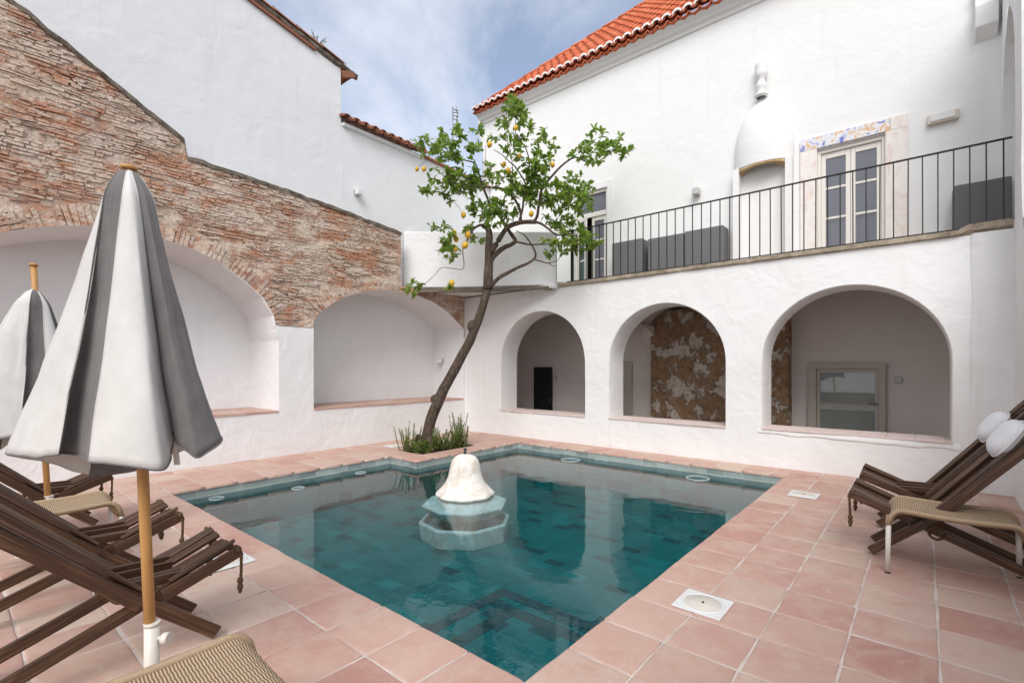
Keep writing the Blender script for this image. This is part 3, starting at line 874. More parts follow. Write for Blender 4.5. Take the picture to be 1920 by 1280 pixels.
def lowhouse():
    ox, oy = XG, 7
    mb = MB()
    ztop = interp([(5.0, 6.24), (7.08, 6.22), (7.081, 6.20), (9.3, 6.12)])
    ys = [5.08 + 0.3 * i for i in range(8)] + [7.08, 7.081] + [7.3 + 0.4 * i for i in range(6)]
    ys = sorted(y for y in ys if y <= 9.31) + [9.31]
    strips(mb, ys, lambda y: 3.12, ztop, lambda y, z: (0.0 + 0.01 * noise.noise((y, z, 1)), y - oy, z), 0.5)
    mb.build('wall', M['gable'], lh)
    rt = MB(); 
    p = 0.205; y = 5.12; rn = random.Random(8)
    while y < 7.06:
        n = 8
        for row in range(3):
            for (cc, sgn, r) in ((y, 1, 0.085), (y + p / 2, -1, 0.07)):
                vs = []
                for s_ in (0, 1):
                    xx = 0.20 - row * 0.34 - s_ * 0.4 + rn.uniform(-.012, .012); zz = 6.24 + (0.20 - xx) * 0.45 + (0.012 if s_ == 0 else -0.012)
                    for k in range(n + 1):
                        a = math.pi * k / n
                        vs.append((xx, cc - oy + r * math.cos(a) * (1 if s_ == 0 else .85), zz + sgn * r * 0.85 * math.sin(a) + (0.02 if sgn > 0 else 0.05)))
                rt.add(vs, [(k, k + 1, n + 2 + k, n + 1 + k) for k in range(n)], True)
        y += p
    o = rt.build('roof', M['oldtile'], lh); md = o.modifiers.new('thick', 'SOLIDIFY'); md.thickness = 0.014
    cp = MB()
    cp.bar((0.0, 7.10 - oy, 6.235), (0.0, 9.3 - oy, 6.145), 0.16, 0.045)
    cp.build('coping', M['oldtile'], lh, bevel=0.01)
    mo = MB(); mo.box((-0.3, 5.1 - oy, 6.16), (0.07, 7.07 - oy, 6.23)); mo.build('cornice', M['gable'], lh, bevel=0.02)
lowhouse()

# ================================================================== corner parapet with its beam
pw = thing('corner_parapet', 'white terrace parapet cutting diagonally across the corner on a grey wooden beam', 'parapet', (-7.0, 7.2, 3.2))
def parapet():
    A = Vector((-8.60, 6.56, 0)); B = at_y(1042, 480, 8.10); B.z = 0
    lo = pw.location
    d = (B - A).normalized(); nrm = Vector((d.y, -d.x, 0))
    mb = MB(); n = 16; L = (B - A).length
    def Q(t, z, o=0.0):
        p = A + d * (L * t) + nrm * o
        return (p.x - lo.x, p.y - lo.y, z - lo.z)
    zt = lambda t: 4.43 - 0.20 * t; zb = lambda t: 3.20 - 0.03 * t
    vs = []; fs = []
    for i in range(n + 1):
        t = i / n; w = 0.008 * noise.noise((t * 8, 1, 1))
        for (z, o) in ((zb(t), 0.0), ((zb(t) + zt(t)) / 2, w), (zt(t) - 0.02, 0.0), (zt(t), -0.02), (zt(t), -0.2), (zb(t), -0.2)):
            vs.append(Q(t, z, o))
    for i in range(n):
        for k in range(5):
            fs.append((6 * i + k, 6 * i + k + 1, 6 * i + k + 7, 6 * i + k + 6))
        fs.append((6 * i + 5, 6 * i, 6 * i + 6, 6 * i + 11))
    mb.add(vs, fs); mb.build('wall', M['white'], pw)
    # terrace slab behind it: triangle over the corner
    s = MB(); A2_, B2_ = A - nrm * .06, B - nrm * .06
    tri = [(A2_.x - lo.x, A2_.y - lo.y), (B2_.x - lo.x, B2_.y - lo.y), (B.x - lo.x + 0.3, 8.9 - lo.y), (-8.6 - lo.x, 8.9 - lo.y), (-8.6 - lo.x, 6.6 - lo.y)]
    s.prism(tri, 'z', 3.16 - lo.z, 3.24 - lo.z); s.build('terrace_slab', M['whitelow'], pw)
    b = MB()
    pts = []
    for i in range(13):
        t = 0.0 + i / 12 * 0.98
        q = Q(t, 3.165 - 0.055 * t + 0.008 * math.sin(t * 9), 0.02)
        pts.append(Vector(q))
    vs = []; fs = []
    for i, p in enumerate(pts):
        hh = 0.062 * (1 - 0.55 * (i / 12)) + 0.008 * noise.noise((i * .7, 1, 2)); w = 0.06
        for (o, z) in ((w, -hh), (w, hh), (-w, hh), (-w, -hh)):
            vs.append(p + nrm * (o + 0.006 * noise.noise((i, o, z))) + Vector((0, 0, z - 0.02)))
    for i in range(12):
        for k in range(4):
            fs.append((4 * i + k, 4 * i + (k + 1) % 4, 4 * i + 4 + (k + 1) % 4, 4 * i + 4 + k))
    fs += [(0, 1, 2, 3), (51, 50, 49, 48)]
    b.add(vs, fs); b.build('wooden_beam', M['beam'], pw)
    c = MB()
    q0 = at_y(1000, 545, 8.09); q1 = at_y(1046, 540, 8.09)
    c.box((q0.x - lo.x, 7.97 - lo.y, 3.08 - lo.z), (q1.x - lo.x, 8.118 - lo.y, 3.17 - lo.z)); c.build('corbel', M['whitelow'], pw, bevel=0.02)
parapet()

# ================================================================== RIGHT: the house over the arcade
YF = 9.32
ho = thing('arcade_house', 'white two storey house with three ground floor arches and red tiled roof', 'house', (-4, YW, 0))
HX, HY = -4.0, YW
arches = [((at_y(938, 769, YW).x + at_y(1097, 778, YW).x) / 2, (at_y(1097, 778, YW).x - at_y(938, 769, YW).x) / 2, 0.553, 2.666),
          ((at_y(1141, 785, YW).x + at_y(1361, 797, YW).x) / 2, (at_y(1361, 797, YW).x - at_y(1141, 785, YW).x) / 2, 0.553, 2.61),
          ((at_y(1428, 803, YW).x + at_y(1787, 826, YW).x) / 2, (at_y(1787, 826, YW).x - at_y(1428, 803, YW).x) / 2, 0.575, 2.634)]
TW = 0.56
def arcade():
    polys = []
    for (c, hw, sill, top) in arches:
        rise = hw * 0.97; spring = top - rise
        polys.append((arch_pts(c, hw, spring, rise, 32), sill))
    def opening(x, g=0.0):
        for (poly, sill) in polys:
            if poly[0][0] < x < poly[-1][0]:
                return sill, interp(poly)(x)
        return None
    xs = sorted(set([XW - 0.4 + 0.3 * i for i in range(34) if XW - 0.4 + 0.3 * i < XR] + [p[0] for poly, s in polys for p in poly] + [XR + 0.1]))
    def P(x, z): return (x - HX, 0.012 * noise.noise((x * 1.1, z * 1.4, 3)) + 0.004 * noise.noise((x * 5, z * 5, 3)), z)
    mb = MB()
    strips(mb, xs, lambda x: -0.02, lambda x: opening(x)[0] if opening(x) else 1.0, P, 0.18)
    strips(mb, xs, lambda x: opening(x)[1] if opening(x) else 1.0, lambda x: 3.13, P, 0.18)
    for (poly, sill) in polys:
        full = [(poly[0][0], sill)] + poly + [(poly[-1][0], sill)]; m = len(full)
        cx = (poly[0][0] + poly[-1][0]) / 2
        vs = []
        for (dy, g) in ((0.0, 0.0), (0.012, 0.008), (0.03, 0.014), (TW * 0.5, 0.012), (TW, 0.012)):
            for i, (x, z) in enumerate(full):
                # shrink towards the opening a little behind a soft edge
                dx, dz = (cx - x), ((sill + 1.0) - z) if 0 < i < m - 1 and z > sill + 1.0 else 0
                l = math.hypot(dx, dz) or 1
                y0 = P(x, z)[1] if dy == 0 else dy
                vs.append((x + dx / l * g - HX, y0, z + dz / l * g))
        fs = [(s * m + i, s * m + i + 1, (s + 1) * m + i + 1, (s + 1) * m + i) for s in range(4) for i in range(m - 1)]
        mb.add(vs, fs, True)
    # inner face of the wall
    def P2(x, z): return (x - HX, TW, z)
    strips(mb, xs, lambda x: -0.5, lambda x: opening(x)[0] if opening(x) else 1.0, P2, 0.5)
    strips(mb, xs, lambda x: opening(x)[1] if opening(x) else 1.0, lambda x: 3.1, P2, 0.5)
    mb.build('arcade_wall', M['whitelow'], ho)
    # sills
    rn = random.Random(2)
    for (poly, sill) in polys:
        s = MB(); x = poly[0][0]; 
        while x < poly[-1][0] - 0.01:
            x2 = min(x + 0.3, poly[-1][0])
            s.box((x + 0.002 - HX, -0.022 + rn.uniform(-.004, .004), sill - 0.016), (x2 - 0.002 - HX, TW, sill + rn.uniform(0.002, 0.005))); x = x2
        s.build('sill', M['sillpink'], ho)
    (poly, sill) = polys[2]; pp = MB(); n = 46; vs = []
    for i in range(n + 1):
        x = poly[0][0] - .05 + (poly[-1][0] - poly[0][0] + .12) * i / n
        lo_ = sill - .075 - .03 * i / n + .022 * noise.noise((x * 3.1, 1, 4)) + .008 * noise.noise((x * 12, 1, 4))
        e_ = .6 * min(1, i / 3, (n - i) / 3)
        for (dy, z) in ((.004, sill - .012), (-.006 - .006 * e_, sill - .018), (-.006 - .007 * e_, lo_ + .012), (-.006, lo_), (.01, lo_ - .004)):
            vs.append((x - HX, P(x, z)[1] + dy, z))
    pp.add(vs, [(5 * i + k, 5 * i + k + 1, 5 * i + k + 6, 5 * i + k + 5) for i in range(n) for k in range(4)], True)
    pp.build('plaster_patch', M['whitelow'], ho)
    # loggia behind: back wall, floor, vault, ends
    lg = MB(); YB_ = 10.7 - YW
    xa, xb = XW - 0.5 - HX, XR + 0.4 - HX
    lg.add([(xa, YB_, -0.5), (xb, YB_, -0.5), (xb, YB_, 3.05), (xa, YB_, 3.05)], [(0, 1, 2, 3)])
    lg.add([(xa, TW, -0.5), (xa, YB_, -0.5), (xa, YB_, 3.05), (xa, TW, 3.05)], [(0, 1, 2, 3)])
    lg.add([(xb, TW, -0.5), (xb, YB_, -0.5), (xb, YB_, 3.05), (xb, TW, 3.05)], [(0, 1, 2, 3)])
    n = 16
    edges = [xa + HX] + [(polys[k][0][-1][0] + polys[k + 1][0][0][0]) / 2 for k in (0, 1)] + [xb + HX]
    for k in range(3):      # one cross bay behind each arch
        c_, h_ = (edges[k] + edges[k + 1]) / 2, (edges[k + 1] - edges[k]) / 2
        vs = []
        for i in range(n + 1):
            a = math.pi * i / n; x = c_ - h_ * math.cos(a) - HX; z = 2.28 + 0.66 * math.sin(a)
            vs += [(x, TW, z), (x, YB_, z)]
        lg.add(vs, [(2 * i, 2 * i + 1, 2 * i + 3, 2 * i + 2) for i in range(n)], True)
        if k < 2:
            e = edges[k + 1]; vs = []
            for i in range(n + 1):
                a = math.pi * i / n; yy = (TW + YB_) / 2 - (YB_ - TW) / 2 * math.cos(a); z = 1.75 + 0.62 * math.sin(a)
                vs += [(e - .14 - HX, yy, z), (e + .14 - HX, yy, z), (e + .14 - HX, yy, 2.42), (e - .14 - HX, yy, 2.42)]
            lg.add(vs, [(4 * i + q, 4 * i + (q + 1) % 4, 4 * i + 4 + (q + 1) % 4, 4 * i + 4 + q) for i in range(n) for q in range(4)])
    lg.build('loggia', M['loggia'], ho)
    fl = MB(); fl.box((xa, -0.1, -0.55), (xb, YB_ + 0.1, -0.45)); fl.build('loggia_floor', M['terracotta'], ho)
    pr = MB(); pr.box((-4.70 - HX, YB_ - 0.32, -0.45), (-1.94 - HX, YB_ - 0.002, 2.75)); o = pr.build('bare_wall', M['patchy'], ho, bevel=0.05, seg=3)
    # doors in the loggia
    yb = YB_ - 0.03
    dk = MB(); dk.box((-8.2 - HX, yb - 0.03, -0.45), (-7.58 - HX, yb, 1.5)); dd = dk.build('door', M['doordark'], ho, bevel=0.008)
    dd['label'] = 'dark green plank door at the back of the first arch'
    hd = MB(); hd.box((-7.66 - HX, yb - 0.06, 0.55), (-7.63 - HX, yb - 0.031, 0.66)); hd.build('handle', M['chrome'], dd)
    pd = MB(); pd.box((-5.75 - HX, yb - 0.02, -0.45), (-5.28 - HX, yb + 0.01, 1.62)); o = pd.build('door', M['doorbeige'], ho, bevel=0.008); o['label'] = 'beige door half hidden behind the second arch'
    gd = MB(); x0, x1, z1, g0, g1, gz = -1.66, -0.50, 1.575, -1.47, -0.655, 1.40
    gd.box((x0 - HX, yb - 0.09, -0.45), (g0 - 0.06 - HX, yb - 0.0, z1)); gd.box((g1 + 0.06 - HX, yb - 0.09, -0.45), (x1 - HX, yb - 0.0, z1)); gd.box((g0 - 0.06 - HX, yb - 0.088, gz + 0.07), (g1 + 0.06 - HX, yb - 0.0, z1))
    gd.box((g0 - 0.058 - HX, yb - 0.05, -0.45), (g0 - HX, yb - 0.01, gz + 0.068)); gd.box((g1 - HX, yb - 0.05, -0.45), (g1 + 0.058 - HX, yb - 0.01, gz + 0.068)); gd.box((g0 - HX, yb - 0.049, gz), (g1 - HX, yb - 0.01, gz + 0.068)); gd.box((g0 - HX, yb - 0.049, -0.45), (g1 - HX, yb - 0.01, -0.3))
    o = gd.build('glazed_door', M['doorbeige'], ho, bevel=0.006); o['label'] = 'beige glazed door behind the largest arch'
    pn = MB(); pn.box((g0 - HX, yb - 0.03, -0.3), (g1 - HX, yb - 0.02, gz)); pn.build('pane', M['glassloggia'], o)
    hn = MB(); hn.tube([(g1 + 0.03 - HX, yb - 0.05, 0.86), (g1 + 0.03 - HX, yb - 0.11, 0.86), (g1 - 0.08 - HX, yb - 0.12, 0.87)], 0.012); hn.build('handle', M['chrome'], o)
    for q in ((1040, 708), (1684, 712)):
        p = at_y(q[0], q[1], 10.66); s = MB(); s.box((p.x - .05 - HX, 10.64 - HY, p.z - .05), (p.x + .05 - HX, 10.699 - HY, p.z + .05)); s.build('wall_switch', M['lamp'], ho, bevel=0.006)
arcade()

def upper():
    # balcony slab with its worn edge
    sb = MB(); vs = []; fs = []
    x0 = -5.62; n = 64
    for i in range(n + 1):
        x = x0 + (XR + 0.02 - x0) * i / n
        up_ = 0.055 if x > at_y(1806, 437, 8.05).x else 0.0
        w = 0.012 * noise.noise((x * 3, 4, 1)); w2 = 0.008 * noise.noise((x * 5, 8, 1))
        for (y, z) in ((0.0, 3.10), (-0.045 + w, 3.115 + w2 + up_ * .7), (-0.05 + w, 3.172 + w2 + up_), (0.03, 3.185 + up_), (1.2, 3.185)):
            vs.append((x - HX, y, z))
    fs = [(5 * i + k, 5 * i + k + 1, 5 * i + k + 6, 5 * i + k + 5) for i in range(n) for k in range(4)]
    sb.add(vs, fs); sb.build('balcony_edge', M['slabstone'], ho)
    fb = MB(); fb.box((XW - 0.4 - HX, 0.02, 3.02), (XR - HX, 1.25, 3.128)); fb.build('balcony_floor', M['whitelow'], ho)
    # facade, with the door openings left open
    yf = YF - HY
    op = [(-6.02, -5.19, 3.1, 5.36), (-1.33, -0.447, 3.1, 5.04)]
    xs = sorted([-8.87] + [-8.6 + 0.6 * i for i in range(16) if -8.6 + .6 * i < XR] + [o[0] for o in op] + [o[1] for o in op] + [XR + 0.3])
    def inop(x):
        for o in op:
            if o[0] < x < o[1]: return o
    mb = MB()
    P = lambda x, z: (x - HX, yf + 0.012 * noise.noise((x * .7, z * .7, 5)) * (0 if any(abs(x - o[k]) < .01 for o in op for k in (0, 1)) else 1), z)
    strips(mb, xs, lambda x: inop(x)[3] if inop(x) else 3.05, lambda x: 8.02, P, 0.6)
    for o in op:
        a, b, z0, z1 = o[0] - HX, o[1] - HX, o[2], o[3]
        mb.add([(a, yf, z0), (a, yf + .25, z0), (a, yf + .25, z1), (a, yf, z1)], [(0, 1, 2, 3)]); mb.add([(b, yf, z0), (b, yf + .25, z0), (b, yf + .25, z1), (b, yf, z1)], [(0, 1, 2, 3)]); mb.add([(a, yf, z1), (b, yf, z1), (b, yf + .25, z1), (a, yf + .25, z1)], [(0, 1, 2, 3)])
    # left flank
    mb.add([(-8.87 - HX, yf, 3.05), (-8.87 - HX, yf + 6, 3.05), (-8.87 - HX, yf + 6, 8.02), (-8.87 - HX, yf, 8.02)], [(0, 1, 2, 3)])
    mb.build('upper_wall', M['facade'], ho, normals=False)
    for o in op:
        rm = MB(); rm.box((o[0] - .3 - HX, yf + .251, 3.0), (o[1] + .3 - HX, yf + 1.6, o[3] + .2)); rm.build('room', M['room'], ho)
    # cornice under the eave
    c = MB(); prof = [(0.0, 7.86), (-0.03, 7.87), (-0.05, 7.93), (-0.10, 7.95), (-0.13, 8.02), (-0.20, 8.05), (-0.20, 8.09), (0.02, 8.09)]
    m = len(prof); vs = [(x - HX, yf + y, z) for x in (-8.93, XR + 0.3) for (y, z) in prof]
    c.add(vs, [(k, k + 1, m + k + 1, m + k) for k in range(m - 1)]); c.add([vs[k] for k in range(m)], [tuple(range(m))])
    vs = [(x - y_ - 0, y, z) for (y, x, z, y_) in ()]
    c.build('cornice', M['facade'], ho)
    # tiled roof
    ex0, ey, ez = -8.98, 9.03, 8.10
    pitch = 0.95; p = 0.205; row = 0.27; nrow = 18
    rt = MB(); rn = random.Random(21); n = 6
    x = ex0 + 0.1
    while x < XR + 1.0:
        for r_ in range(nrow):
            y0 = ey + row * r_
            if x - ex0 < (y0 - ey) * 1.0 - 0.05: continue      # hip
            jj = rn.uniform(-0.006, 0.006)
            for (cx, sgn, rad) in ((x, 1, 0.078), (x + p / 2, -1, 0.062)):
                vs = []
                for s_ in (0, 1):
                    yy = y0 + s_ * (row + 0.05) + rn.uniform(-.006, .006); zz = ez + (yy - ey) * pitch + (0.03 if s_ == 0 else 0.0)
                    for k in range(n + 1):
                        a = math.pi * k / n; rr = rad * (1.0 if s_ == 0 else 0.86)
                        vs.append((cx + jj + rr * math.cos(a) - HX, yy - HY, zz + sgn * rr * 0.8 * math.sin(a) + (0.028 if sgn > 0 else 0.055)))
                rt.add(vs, [(k, k + 1, n + 2 + k, n + 1 + k) for k in range(n)], True)
        x += p
    # hip ridge caps
    for i in range(17):
        a = Vector((ex0 + 0.05 + 0.30 * i, ey + 0.03 + 0.30 * i, ez + 0.30 * i * pitch + 0.09)); b = a + Vector((0.34, 0.34, 0.34 * pitch - 0.012))
        sd = Vector((1, -1.0, 0)).normalized(); vs = []
        for s_, q in ((0, a), (1, b)):
            for k in range(n + 1):
                an = math.pi * k / n; rr = 0.12 if s_ == 0 else 0.10
                v = q + sd * (rr * math.cos(an)) + Vector((0, 0, rr * 0.75 * math.sin(an) - 0.03)); vs.append((v.x - HX, v.y - HY, v.z))
        rt.add(vs, [(k, k + 1, n + 2 + k, n + 1 + k) for k in range(n)], True)
    rf = rt.build('roof', M['rooftile'], ho); md = rf.modifiers.new('thick', 'SOLIDIFY'); md.thickness = 0.016; md.offset = -1
    un = MB(); ye = ey + row * nrow
    un.add([(ex0 + .02 - HX, ey + .03 - HY, ez), (XR + 1 - HX, ey + .03 - HY, ez), (XR + 1 - HX, ye - HY, ez + (ye - ey) * pitch), (ex0 + (ye - ey) * 1.0 - HX, ye - HY, ez + (ye - ey) * pitch)], [(0, 1, 2, 3)])
    un.add([(ex0 - HX, ey - HY, ez - .01), (ex0 - HX, ye - HY, ez - .01), (ex0 + (ye - ey) * 1.0 - HX, ye - HY, ez + (ye - ey) * pitch)], [(0, 1, 2)])
    un.build('roof_underlay', M['rooftile'], rf)
    # white mortar in the open tile ends
    mo = MB(); x = ex0 + 0.1
    while x < XR + 0.9:
        vs = [(x - HX, ey - 0.006 - HY, ez + 0.02)]
        for k in range(9):
            a = math.pi * k / 8; vs.append((x + 0.092 * math.cos(a) - HX, ey - 0.012 - HY, ez + 0.055 + 0.085 * math.sin(a)))
        for k in range(9):
            a = math.pi * k / 8; vs.append((x + 0.066 * math.cos(a) - HX, ey - 0.012 - HY, ez + 0.055 + 0.045 * math.sin(a)))
        mo.add(vs, [(1 + k, 2 + k, 11 + k, 10 + k) for k in range(8)])
        x += p
    o = mo.build('eave_mortar', M['facade'], rf); md = o.modifiers.new('thick', 'SOLIDIFY'); md.thickness = 0.02
    # second row of tile undersides below the mortar
    lo = MB(); x = ex0 + 0.1 + p / 2
    while x < XR + 0.9:
        vs = []
        for s_ in (0, 1):
            yy = ey + 0.02 + s_ * 0.25
            for k in range(7):
                a = math.pi * k / 6; vs.append((x + 0.085 * math.cos(a) - HX, yy - HY, ez - 0.0 - 0.075 * math.sin(a) + 0.03))
        lo.add(vs, [(k, k + 1, 8 + k, 7 + k) for k in range(6)], True); x += p
    o = lo.build('eave_tiles', M['rooftile'], rf); md = o.modifiers.new('thick', 'SOLIDIFY'); md.thickness = 0.014
    # gutter end and downpipe at the left corner
    gp = MB(); a = (-8.90 - HX, yf - 0.10, 7.93)
    gp.tube([a, (-8.90 - HX, yf - 0.08, 7.6), (-8.78 - HX, yf - 0.05, 7.3), (-8.78 - HX, yf - 0.05, 5.9)], 0.045); gp.build('downpipe', M['plastic'], ho)

    # ---- doors
    def leaf(x0, x1, z0, z1, y, parent, glass, rows, name='door_leaf', rot=0, mat=None):
        """a glazed leaf built round its hinge"""
        w, h = x1 - x0, z1 - z0
        f = MB(); st = 0.062
        f.box((0, -0.02, 0), (st, 0.02, h)); f.box((w - st, -0.02, 0), (w, 0.02, h)); f.box((st, -0.019, 0), (w - st, 0.019, 0.30)); f.box((st, -0.019, h - 0.09), (w - st, 0.019, h))
        gz = [0.30 + (h - 0.39) * k / rows for k in range(rows + 1)]
        for z in gz[1:-1]: f.box((st, -0.017, z - 0.018), (w - st, 0.017, z + 0.018))
        o = f.build(name, mat or M['doorwhite'], parent, bevel=0.005)
        o.location = (x0 - HX, y - HY, z0); o.rotation_euler = (0, 0, rot)
        g_ = MB()
        for k in range(rows):
            g_.box((st, -0.005, gz[k] + (0.018 if k else 0)), (w - st, 0.005, gz[k + 1] - (0.018 if k < rows - 1 else 0)))
        g_.build('pane', glass, o)
        return o
    # main door with marble surround
    d2 = MB(); xl, xr, zt = -1.33, -0.447, 5.04
    d2.box((xl - HX, yf + .03, 3.12), (xl + .045 - HX, yf + .12, zt)); d2.box((xr - .045 - HX, yf + .03, 3.12), (xr - HX, yf + .12, zt)); d2.box((xl + .045 - HX, yf + .031, zt - .06), (xr - .045 - HX, yf + .12, zt))
    o = d2.build('door_frame', M['doorwhite'], ho, bevel=0.006); o['label'] = 'cream door frame with two glazed leaves set in a marble surround'
    mid = (xl + xr) / 2
    leaf(xl + .046, mid - .002, 3.13, zt - .062, YF + .085, ho, M['glass'], 3)
    leaf(mid + .002, xr - .046, 3.13, zt - .062, YF + .085, ho, M['glass'], 3)
    sr = MB(); w = 0.24
    sr.box((xl - w - HX, yf - .035, 3.18), (xl - .002 - HX, yf + .03, zt + .02)); sr.box((xr + .002 - HX, yf - .035, 3.18), (xr + w + .03 - HX, yf + .03, zt + .02)); sr.box((xr + .06 - HX, yf - .034, zt + .021), (xr + w + .03 - HX, yf + .03, zt + .22))
    o = sr.build('marble_surround', M['marble'], ho, bevel=0.006)
    az_ = MB(); az_.box((xl - w - HX, yf - .034, zt + .021), (xr + .058 - HX, yf + .03, zt + .215)); az_.build('tiled_lintel', M['azulejo'], ho, bevel=0.004)
    # left door with transom
    xl, xr, zt = -6.02, -5.19, 5.36
    d1 = MB(); d1.box((xl - HX, yf + .03, 3.12), (xl + .05 - HX, yf + .12, zt)); d1.box((xr - .05 - HX, yf + .03, 3.12), (xr - HX, yf + .12, zt)); d1.box((xl + .05 - HX, yf + .031, zt - .06), (xr - .05 - HX, yf + .12, zt)); d1.box((xl + .05 - HX, yf + .031, 4.80), (xr - .05 - HX, yf + .12, 4.90))
    o = d1.build('door_frame', M['doorwhite'], ho, bevel=0.006); o['label'] = 'white door frame with a glazed transom and one open leaf, behind the lemon tree'
    tp = MB(); tp.box((xl + .05 - HX, yf + .07, 4.90), (xr - .05 - HX, yf + .08, zt - .06)); tp.build('transom_pane', M['glass'], o)
    mid = (xl + xr) / 2
    leaf(mid + .002, xr - .052, 3.13, 4.80, YF + .08, ho, M['glass'], 3)
    o = leaf(xl + .052, mid - .002, 3.13, 4.80, YF + .08, ho, M['glassgreen'], 3, rot=R(-28)); o['label'] = 'white door leaf standing ajar with dark green panes'
    sr = MB(); w = .16
    sr.box((xr + .002 - HX, yf - .018, 3.18), (xr + w - HX, yf + .03, zt + .16)); sr.box((xl - w - HX, yf - .018, 3.18), (xl - .002 - HX, yf + .03, zt + .16)); sr.box((xl - HX, yf - .018, zt + .002), (xr - HX, yf + .03, zt + .16))
    sr.build('door_surround', M['facade'], ho, bevel=0.008)
    # ---- wall niche with bottle shaped hood and finial
    xa, xb = at_y(1370, 330, YF - .3).x, at_y(1482, 310, YF - .3).x
    c = (xa + xb) / 2; hw = (xb - xa) / 2; zb = 4.98; dep = 0.29
    hd = MB()
    prof = [(hw, zb), (hw * 1.02, zb + .2), (hw * 1.0, zb + .42), (hw * .93, zb + .62), (hw * .80, zb + .80), (hw * .62, zb + .95), (hw * .42, zb + 1.07), (hw * .24, zb + 1.15), (hw * .20, zb + 1.19)]
    hd.lathe(prof, (c - HX, yf, 0), 24, math.pi, 2 * math.pi, 1, dep / hw)
    # cheeks down to the balcony, curved front open
    for (s0, s1) in ((-1, -0.78), (0.78, 1)):
        hd.box((c + s0 * hw - HX, yf - dep * .62, 3.15), (c + s1 * hw - HX, yf, zb + 0.01))
    hd.build('niche_hood', M['facade'], ho)
    li = MB(); nn = 10
    for i in range(nn):
        q0, q1 = math.pi + math.pi * (0.06 + 0.88 * i / nn), math.pi + math.pi * (0.06 + 0.88 * (i + 1) / nn)
        h0, h1 = -0.10 + 0.075 * math.sin(q0 - math.pi), -0.10 + 0.075 * math.sin(q1 - math.pi)
        pts = []
        for q, h in ((q0, h0), (q1, h1)):
            for rr in (1.0, 0.72):
                for z in (zb + h, zb + 0.006):
                    pts.append((c + hw * .985 * rr * math.cos(q) - HX, yf + dep * .985 * rr * math.sin(q), z))
        li.add(pts, [(0, 1, 5, 4), (2, 3, 7, 6), (0, 2, 6, 4), (1, 3, 7, 5)] + ([(0, 1, 3, 2)] if i == 0 else []) + ([(4, 5, 7, 6)] if i == nn - 1 else []))
    li.build('niche_lintel', M['ochre'], ho)
    fi = MB(); z = zb + 1.17
    pr = [(.075, 0), (.11, .02), (.11, .05), (.07, .07), (.055, .12), (.075, .16), (.085, .22), (.06, .27), (.055, .31), (.09, .35), (.10, .42), (.09, .50), (.10, .56), (.085, .60), (.05, .64), (.03, .69), (.005, .72)]
    fi.lathe(pr, (c - HX - .02, yf - .10, z), 14, flute=lambda q, zz: 1 + 0.10 * math.sin(q * 5 + zz * 30) * (1 if zz > .3 else .2))
    fi.build('finial', M['facade'], ho)
    # corbelled block high on the right
    p = at_y(1848, 30, YF - .1)
    cb = MB(); q0, q1 = at_y(1828, 55, YF - .1).x, at_y(1872, 40, YF - .1).x
    cb.prism([(yf, 5.98), (yf - .17, 6.12), (yf - .19, 6.40), (yf - .10, 6.44), (yf - .08, 6.60), (yf, 6.60)], 'x', q0 - HX, q1 - HX); cb.build('corbel', M['facade'], ho, bevel=.01)
    ct = MB(); ct.box((q0 + .0 - HX, yf - .14, 6.61), (q1 - .08 - HX, yf, 6.69)); ct.build('corbel_tiles', M['azulejo'], ho, bevel=.005)
upper()

# ---- balcony railing
rl = thing('balcony_railing', 'thin black iron balcony railing above the white arches', 'railing', (-2.3, YW - 0.005, 3.18))
def railing():
    x0, x1 = -5.42, XR - 0.01; lo = rl.location
    h = MB(); h.bar((x0 - lo.x, 0, 1.0), (x1 - lo.x, 0, 1.0), 0.034, 0.018); h.build('handrail', M['iron'], rl, bevel=0.003)
    b = MB(); b.bar((x0 - lo.x, 0, 0.010), (x1 - lo.x, 0, 0.010), 0.022, 0.012); b.build('bottom_rail', M['iron'], rl)
    x = x1 - 0.07; first = None
    while x > x0 + 0.01:
        if first is None:
            k = MB(); k.bar((0, 0, 0.0), (0, 0, 0.991), 0.0135, 0.0135); first = k.build('baluster', M['iron'], rl); o = first
        else:
            o = first.copy(); link(o, rl)
        o.location = (x - lo.x, random.uniform(-.004, .004), 0); o.rotation_euler = (0, random.uniform(-.004, .004), 0)
        x -= 0.146
    p = MB(); p.bar((0, 0, 0), (0, 0, 1.02), 0.04, 0.04)
    po = p.build('post', M['iron'], rl); po.location = (-5.30 - lo.x, 0, 0)
railing()

